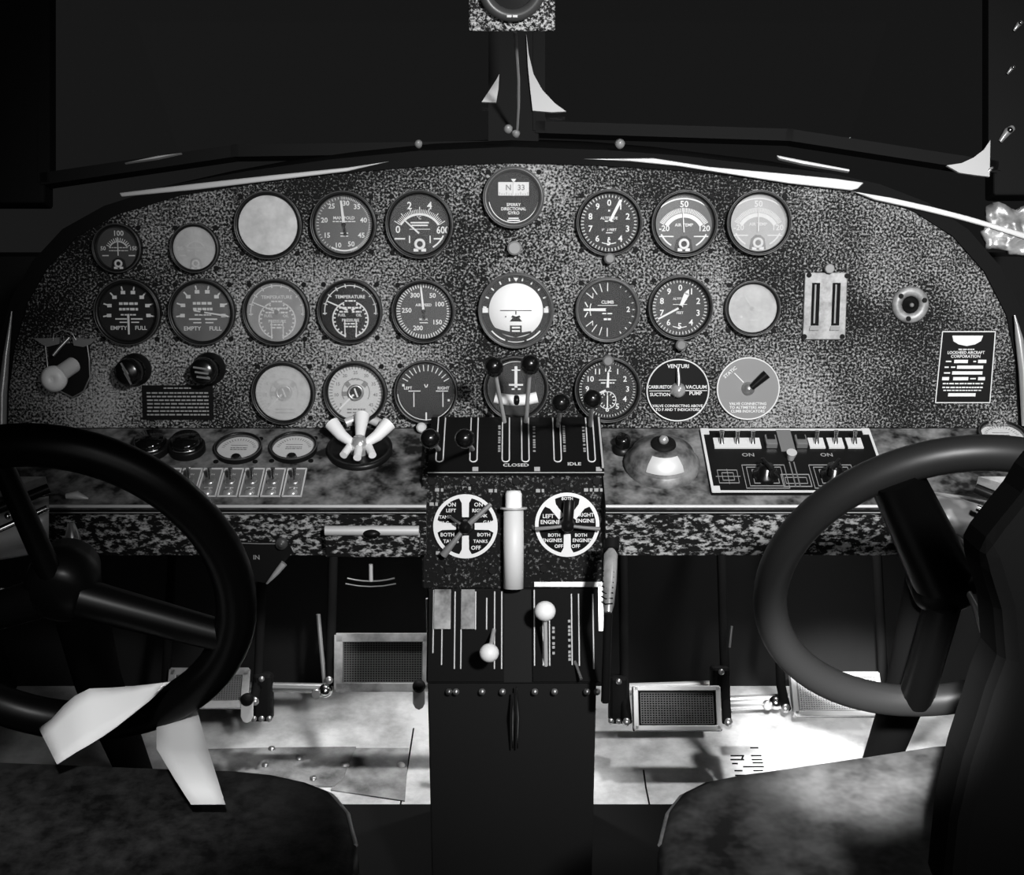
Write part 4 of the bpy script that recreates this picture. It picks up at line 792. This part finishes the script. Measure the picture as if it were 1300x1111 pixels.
# ================================================================== FLOOR DETAIL
FL = Plane((0, 0, 0), 90)
def floorpoly(name, pts, m, lab, cat, z=.0015, group=None):
    fr = FL.frame(*pts[0]); mb = MB().prism([l2(FL, fr, x, y) for x, y in pts], 0, z); o = place(obj(name, mb, m), fr); return tag(o, lab, cat, group), fr
o, fr = floorpoly('floor_hatch', [(262, 953), (345, 951), (452, 950), (436, 990), (425, 1000), (250, 995)], 'hatch_metal', 'riveted metal floor hatch ahead of the left seat', 'hatch', .003)
for x, y in ((345, 953), (337, 974), (437, 973), (380, 965), (398, 991)):
    q = FL.loc(fr, x, y); obj('rivet', MB().lathe([(.006, .003), (.005, .006), (.0001, .0065)], 14, Matrix.Translation((q.x, q.y, 0))), 'steel', o)
o, fr = floorpoly('floor_plate', [(436, 951), (519, 951), (514, 1018), (420, 1004), (428, 985)], 'hatch_metal', 'stained floor plate with screws beside the pedestal', 'floor plate', .002)
for x, y in ((438, 973), (509, 973)):
    q = FL.loc(fr, x, y); obj('rivet', MB().lathe([(.007, .002), (.005, .005), (.0001, .0055)], 14, Matrix.Translation((q.x, q.y, 0))), 'sill_metal', o)
for pts, lab in (([(525, 925), (518, 970), (508, 1024)], 'dark seam in the floor left of the pedestal'), ([(817, 978), (820, 1000), (825, 1024)], 'dark seam in the floor right of the pedestal')):
    o = tag(obj('floor_seam', MB().tube([FL.w(x, y, .0003) for x, y in pts], .0013, 6), 'black_paint'), lab, 'seam')
slots = [(928, 960, 944, 960), (928, 965, 944, 965), (930, 970, 936, 970), (933, 979, 942, 979), (934, 985, 946, 985), (953, 950, 962, 950), (954, 960, 966, 960), (955, 965, 967, 965), (956, 969, 968, 969), (944, 974, 969, 974), (957, 979, 968, 979), (943, 961, 942, 964)]
fr = FL.frame(950, 968); m_ = MB()
for a, b, c, d in slots: m_.strip([l2(FL, fr, a, b), l2(FL, fr, c, d)], .0028, .0003, .0012)
tag(place(obj('floor_vent', m_, 'black_matte'), fr), 'group of short black slots cut in the floor ahead of the right seat', 'vent')
fr = FL.frame(650, 1030); mb = MB().prism([l2(FL, fr, x, y) for x, y in ((-400, 1024), (1700, 1024), (3600, 1500), (-2300, 1500))], 0, .004)
tag(place(obj('floor_mat', mb, 'black_matte'), fr), 'black mat on the floor along the bottom of the picture', 'mat')
# ================================================================== SEATS
ST = Plane((0, 0, .47), 90)
def seat(name, pts, m, lab, back):
    fr = ST.frame(*pts[len(pts) // 2]); t = thing(name, lab, 'seat', fr)
    L_ = [l2(ST, fr, x, y) for x, y in pts]; n = len(L_)
    cx = sum(p[0] for p in L_) / n; yb = .99 - fr.to_translation().y
    L_ = L_ + [(L_[-1][0], yb), (L_[0][0], yb)]; n = len(L_)
    c = (sum(p[0] for p in L_) / n, sum(p[1] for p in L_) / n); m_ = MB(); rings = []
    for sh, z in ((.90, .012), (.96, .010), (.99, .004), (1.0, -.005), (1.0, -.05), (.97, -.07)):
        rings.append([(c[0] + (p[0] - c[0]) * sh, c[1] + (p[1] - c[1]) * sh, z) for p in L_])
    vs = [v for r_ in rings for v in r_]; fs = [tuple(range(n))[::-1] if False else tuple(range(n))]
    for j in range(len(rings) - 1):
        for i in range(n): k = (i + 1) % n; fs.append((j * n + i, (j + 1) * n + i, (j + 1) * n + k, j * n + k))
    fs = [tuple(reversed(f)) if i == 0 else tuple(reversed(f)) for i, f in enumerate(fs)]
    fs.append(tuple(range((len(rings) - 1) * n, len(rings) * n))); m_.add(vs, fs, True)
    obj('cushion', m_, m, t); pp = [(p[0] + (c[0] - p[0]) * .012, p[1] + (c[1] - p[1]) * .012, .005) for p in L_[:-2]]
    obj('piping', MB().tube(pp, .0022, 8), 'worn_metal', t, label='pale piping along the front edge')
    xs = [p[0] for p in L_]; x0, x1 = min(xs) + .03, max(xs) - .03
    obj('frame', MB().box(((x0 + x1) / 2, (yb + 0) / 2 - .03, -.085), (x1 - x0, -yb * .8, .03)), 'black_paint', t)
    for X_ in (x0 + .03, x1 - .03):
        for Y_ in (-.07, yb + .05): obj('leg', MB().tube([(X_, Y_, -.08), (X_, Y_, -.47)], .012, 12), 'black_paint', t)
    return t, fr
seat('pilot_seat', [(-260, 985), (-60, 976), (80, 981), (200, 986), (300, 989), (350, 994), (395, 1004), (425, 1016), (445, 1040), (455, 1080)], 'leather', 'dark leather seat cushion under the white paper at lower left', None)
t, fr = seat('pilot_seat', [(835, 1080), (845, 1040), (862, 1018), (890, 1004), (940, 994), (1000, 986), (1100, 971), (1190, 957), (1330, 945)], 'leather_worn', 'worn grey leather seat cushion at lower right', None)
# dark seat back at right
c = P(1330, 820, 1.02); pl = Plane(c, 8); fr = pl.frame(1330, 820)
pts = [(1310, 575), (1285, 618), (1255, 655), (1228, 690), (1236, 715), (1250, 760), (1255, 820), (1240, 860), (1228, 900), (1212, 950), (1196, 1020), (1185, 1130), (1500, 1130), (1500, 600), (1400, 560)]
t = thing('seat_back', 'tall black seat back leaning across the right edge of the picture', 'seat back', fr)
obj('shell', MB().prism([l2(pl, fr, x, y) for x, y in pts], -.03, .03), 'seat_black', t, bev=.012)
obj('stay', MB().tube([(.05, -.14, -.02), (.06, -.5, -.04)], .012, 12), 'black_paint', t)
# ================================================================== CONTROL WHEELS
def wheel(px, py, d, lab, spokes, colx, rr, tilt=-20):
    c = P(px, py, d); pl = Plane(c, tilt); fr = pl.frame(px, py); t = thing('control_yoke', lab, 'yoke', fr); s = d / F; rad = 224 * s
    obj('rim', MB().tube([(rad * math.cos(R(a)), rad * math.sin(R(a)), 0) for a in range(0, 360, 5)], rr, 18, closed=True), 'rim_worn' if tilt == -20 else 'rim_black', t)  # paler black on the right rim stands in for its bright highlight
    obj('hub', MB().lathe([(.0001, .014), (.024, .012), (.034, .004), (.036, -.02), (.028, -.05), (.0001, -.05)], 36), 'rim_black', t)
    for a, w0, w1 in spokes:
        e = Vector((math.cos(R(a)), math.sin(R(a)), 0)); obj('spoke', MB().tube([e * .02, e * rad * .55, e * rad * .98], [w0, (w0 + w1) * .5, w1], 14), 'rim_black', t)
    inv = fr.inverted(); cpts = [inv @ v for v in (c + Vector((0, .04, 0)), c + Vector((colx * .35, .22, -.22)), Vector((c.x + colx, c.y + .62, .004)))]
    obj('column', MB().tube(cpts, [.028, .027, .025], 18), 'black_matte', t)
    return t, fr, rad
wheel(75, 752, 1.37, 'black control wheel at left with white paper over its lower rim', [(100, .012, .010), (-20, .02, .016), (-160, .02, .016)], -.13, .020, -13)
t, fr, rad = wheel(1203, 745, 1.37, 'black control wheel at right with a bright lower rim', [(118, .030, .024), (30, .016, .016), (-90, .018, .018)], .13, .0165)
yoke_r, yoke_fr = t, fr
# paper over the left wheel's lower rim: one folded sheet with two tails
PD = 1.345
def sheet(rows, name, parent):
    m_ = MB(); nr = len(rows); nc = len(rows[0]); vs = [P(*p) for r_ in rows for p in r_]
    m_.add(vs, [(j * nc + i, j * nc + i + 1, (j + 1) * nc + i + 1, (j + 1) * nc + i) for j in range(nr - 1) for i in range(nc - 1)], True)
    o = obj(name, m_, 'paper', parent); so = o.modifiers.new('solid', 'SOLIDIFY'); so.thickness = .0012; return o
t = thing('paper_sheet', 'folded white paper draped over the lower rim of the left wheel', 'paper', Matrix.Identity(4))
def lerp2(a, b, u): return tuple(a[i] + (b[i] - a[i]) * u for i in range(3))
topE = [(50, 925, 1.37), (66, 914, 1.37), (82, 896, 1.37), (96, 884, 1.37), (114, 875, 1.37), (142, 874, 1.38), (170, 872, 1.39), (195, 869, 1.40), (216, 866, 1.41)]
botE = [(73, 971, 1.33), (84, 964, 1.33), (98, 955, 1.33), (112, 947, 1.33), (130, 936, 1.34), (150, 922, 1.35), (170, 906, 1.36), (190, 890, 1.38), (206, 873, 1.41)]
sheet([[lerp2(a, b, u) for a, b in zip(topE, botE)] for u in (0, .25, .5, .75, 1)], 'left_tail', t)
tp = [(214, 888, 1.51), (225, 886, 1.51), (236, 884, 1.51), (246, 882, 1.51)]; md = [(199, 926, 1.44), (218, 924, 1.435), (238, 920, 1.435), (254, 916, 1.44)]
m2 = [(199, 952, 1.38), (221, 952, 1.375), (243, 952, 1.375), (264, 952, 1.38)]; m3 = [(222, 990, 1.30), (240, 990, 1.295), (258, 990, 1.295), (276, 990, 1.30)]; bt = [(243, 1022, 1.28), (257, 1022, 1.28), (271, 1022, 1.28), (286, 1022, 1.28)]
sheet([tp, md, m2, m3, bt], 'right_tail', t)
# ================================================================== SIDE CONSOLES behind the wheels
def side_console(sg, lab):
    X0 = 0 if sg < 0 else 1300; f = lambda x: x if sg < 0 else 1300 - x
    d = 1.62; c = P(f(20), 660, d); t = thing('side_console', lab, 'console', Matrix.Translation(c)); iv = Matrix.Translation(-c)
    def q(x, y, dd): return iv @ P(f(x), y, dd)
    # curved polished body
    m_ = MB(); rows = []
    for x, yo in (((-60, 0), (-20, 0), (20, -6), (45, -10), (62, -14)) if sg < 0 else ((-60, 0), (-20, 0), (40, -4), (90, -8), (132, -10))):
        rows.append([q(x, 640 + yo * .2 + 0 - (x * .12), 1.66), q(x, 652 - x * .2, 1.60), q(x, 672 + yo, 1.585), q(x, 695 + yo, 1.60), q(x, 712 + yo, 1.66), q(x, 714 + yo, 1.74), q(x, 640, 1.74)])
    nc = len(rows[0]); fs = [(j * nc + i, j * nc + (i + 1) % nc, (j + 1) * nc + (i + 1) % nc, (j + 1) * nc + i) for j in range(len(rows) - 1) for i in range(nc)] + [tuple(range(nc)), tuple(range(5 * nc - 1, 4 * nc - 1, -1))]
    m_.add([v for r_ in rows for v in r_], fs, True); obj('body', m_, 'console_metal', t)
    obj('upper_rail', MB().tube([q(-60, 662, 1.56), q(0, 645, 1.56), q(62, 620, 1.58)], .006, 12), 'black_gloss', t)
    obj('lower_rail', MB().tube([q(-60, 690, 1.55), q(0, 672, 1.55), q(60, 645, 1.57)], .0035, 12), 'chrome', t)
    obj('plate', MB().add([q(x, y, dd) for x, y, dd in ((-60, 605, 1.62), (58, 605, 1.62), (62, 622, 1.60), (-60, 640, 1.60), (-60, 605, 1.64), (58, 605, 1.64), (62, 622, 1.62), (-60, 640, 1.62))], [(3, 2, 1, 0), (4, 5, 6, 7), (0, 1, 5, 4), (1, 2, 6, 5), (2, 3, 7, 6), (3, 0, 4, 7)]), 'worn_metal', t)
    for x, y in ((26, 636), (48, 628), (10, 655)): obj('bolt', MB().ball(q(x, y, 1.575), .004), 'chrome', t)
    return t
side_console(-1, 'polished metal housing with slanting rails behind the left wheel')
side_console(1, 'polished metal housing with slanting rails behind the right wheel')
def blob(name, pts, rs, m, lab, cat, grp=None): return tag(obj(name, MB().tube([P(*p) for p in pts], rs, 14), m), lab, cat, grp)
blob('throttle_cable_clamp', [(84, 630, 1.6), (98, 629, 1.6), (112, 633, 1.6)], [.003, .005, .001], 'sill_metal', 'small pale clamp above the bright boss inside the left wheel', 'clamp')
blob('column_boss', [(90, 664, 1.6), (92, 682, 1.6), (97, 700, 1.6)], [.004, .009, .006], 'sheen_metal', 'bright upright boss inside the left wheel', 'boss')
o = obj('chain_guard', MB().tube([yoke_fr.inverted() @ P(*p) for p in ((1225, 742, 1.36), (1243, 770, 1.36), (1252, 800, 1.36), (1256, 820, 1.36))], [.003, .007, .007, .001], 14), 'sheen_metal', yoke_r, label='bright twisted guard')
blob('arm_rest_tube', [(-20, 752, 1.45), (10, 755, 1.45), (28, 753, 1.45)], [.006, .006, .003], 'sill_metal', 'pale tube end at the left edge inside the wheel', 'tube')
blob('hinge_block', [(46, 752, 1.5), (58, 748, 1.5), (72, 752, 1.5)], [.005, .008, .005], 'worn_metal', 'small lumpy metal hinge inside the left wheel', 'hinge')
# ================================================================== WINDSCREEN AREA ITEMS
cp = Plane(P(650, 10, 1.72), 2); fr = cp.frame(650, 5); s = cp.sc(650, 5); t = thing('compass', 'round compass in a speckled square mount at the top centre', 'compass', fr)
obj('mount', MB().box((0, .012, -.012), (110 * s, 92 * s, .02)), 'compass_crackle', t, bev=.002)
obj('ring', MB().lathe([(28 * s, .002), (29 * s, .009), (36 * s, .014), (43 * s, .010), (44 * s, -.002)], 56, Matrix.Translation((0, 22 * s, 0))), 'bezel_grey', t)
obj('bowl', MB().lathe([(.0001, .004), (28 * s, .003)], 40, Matrix.Translation((0, 22 * s, 0)), smooth=False), 'black_gloss', t)
m_ = MB(); m_.box((-3.5 * s, -14.5 * s, .0145), (6 * s, 3 * s, .001)); m_.box((4 * s, -14.5 * s, .0145), (6 * s, 3 * s, .001)); obj('index_mark', m_, 'mark_white', t)
tag(obj('air_pipe', MB().tube([P(654, 40, 1.80), P(656, 70, 1.86), P(658, 100, 1.93), P(658, 135, 2.0), P(656, 168, 2.08)], .0024, 10), 'sill_metal'), 'thin pale pipe running down the windscreen centre post', 'pipe')
for k, (x, y, r_, lab) in enumerate(((645, 163, .0045, 'bright fitting at the foot of the thin pale pipe'), (655, 169, .004, 'smaller bright nut right at the end of the thin pipe'), (787, 182, .005, 'bright nut on the deck right of the centre post'), (531, 182, .004, 'small pale fastener on the dark deck above the 0 to 600 gauge'), (568, 195, .0035, 'small pale fastener on the deck left of the gyro instrument'))):
    c = SILL.w(x, y, .006); tag(place(obj('deck_fastener', MB().lathe([(r_, -.008), (r_ * 1.3, 0), (r_ * .6, .004), (.0001, .005)], 14), 'sheen_metal'), Matrix.Translation(c) @ SILL.rot()), lab, 'fastener', 'deck fasteners')
for k, (x, y, r_, lab) in enumerate(((1278, 168, .010, 'largest bright clamp on the right windscreen post'), (1283, 88, .005, 'bright clamp on the right post above the largest one'), (1292, 32, .006, 'pair of bright clips at the top right corner'), (1256, 216, .0045, 'small bright bolt beside the right gusset plate'))):  # the right gusset plate is a stand-in for bright sky
    c = WS.w(x, y, .018); t = thing('post_clamp', lab, 'clamp', Matrix.Translation(c) @ WS.rot(), 'bright clamps on the right post')
    obj('jaw', MB().tube([(-r_, -r_ * 1.4, 0), (0, 0, .004), (r_ * .8, r_ * .6, .002)], [r_ * .3, r_ * .6, r_ * .5], 10), 'sheen_metal', t); obj('nut', MB().ball((r_ * .2, r_ * .1, .008), r_ * .45), 'chrome', t)
# torn padding at the right
m_ = MB(); nx, ny = 10, 8
vs = []
for j in range(ny + 1):
    for i in range(nx + 1):
        x = 1252 + i * 8; y = 262 + j * 6.5 + i * 1.2; y = y if j else 262 - 6 * math.sin(i * .9)
        vs.append(P(x, y, 1.90 + random.uniform(-.012, .012)))
m_.add(vs, [(j * (nx + 1) + i, (j + 1) * (nx + 1) + i, (j + 1) * (nx + 1) + i + 1, j * (nx + 1) + i + 1) for j in range(ny) for i in range(nx)], True)
o = tag(obj('wall_padding', m_, 'worn_metal'), 'crumpled pale padding at the right end of the sill strip', 'padding'); so = o.modifiers.new('s', 'SOLIDIFY'); so.thickness = .008
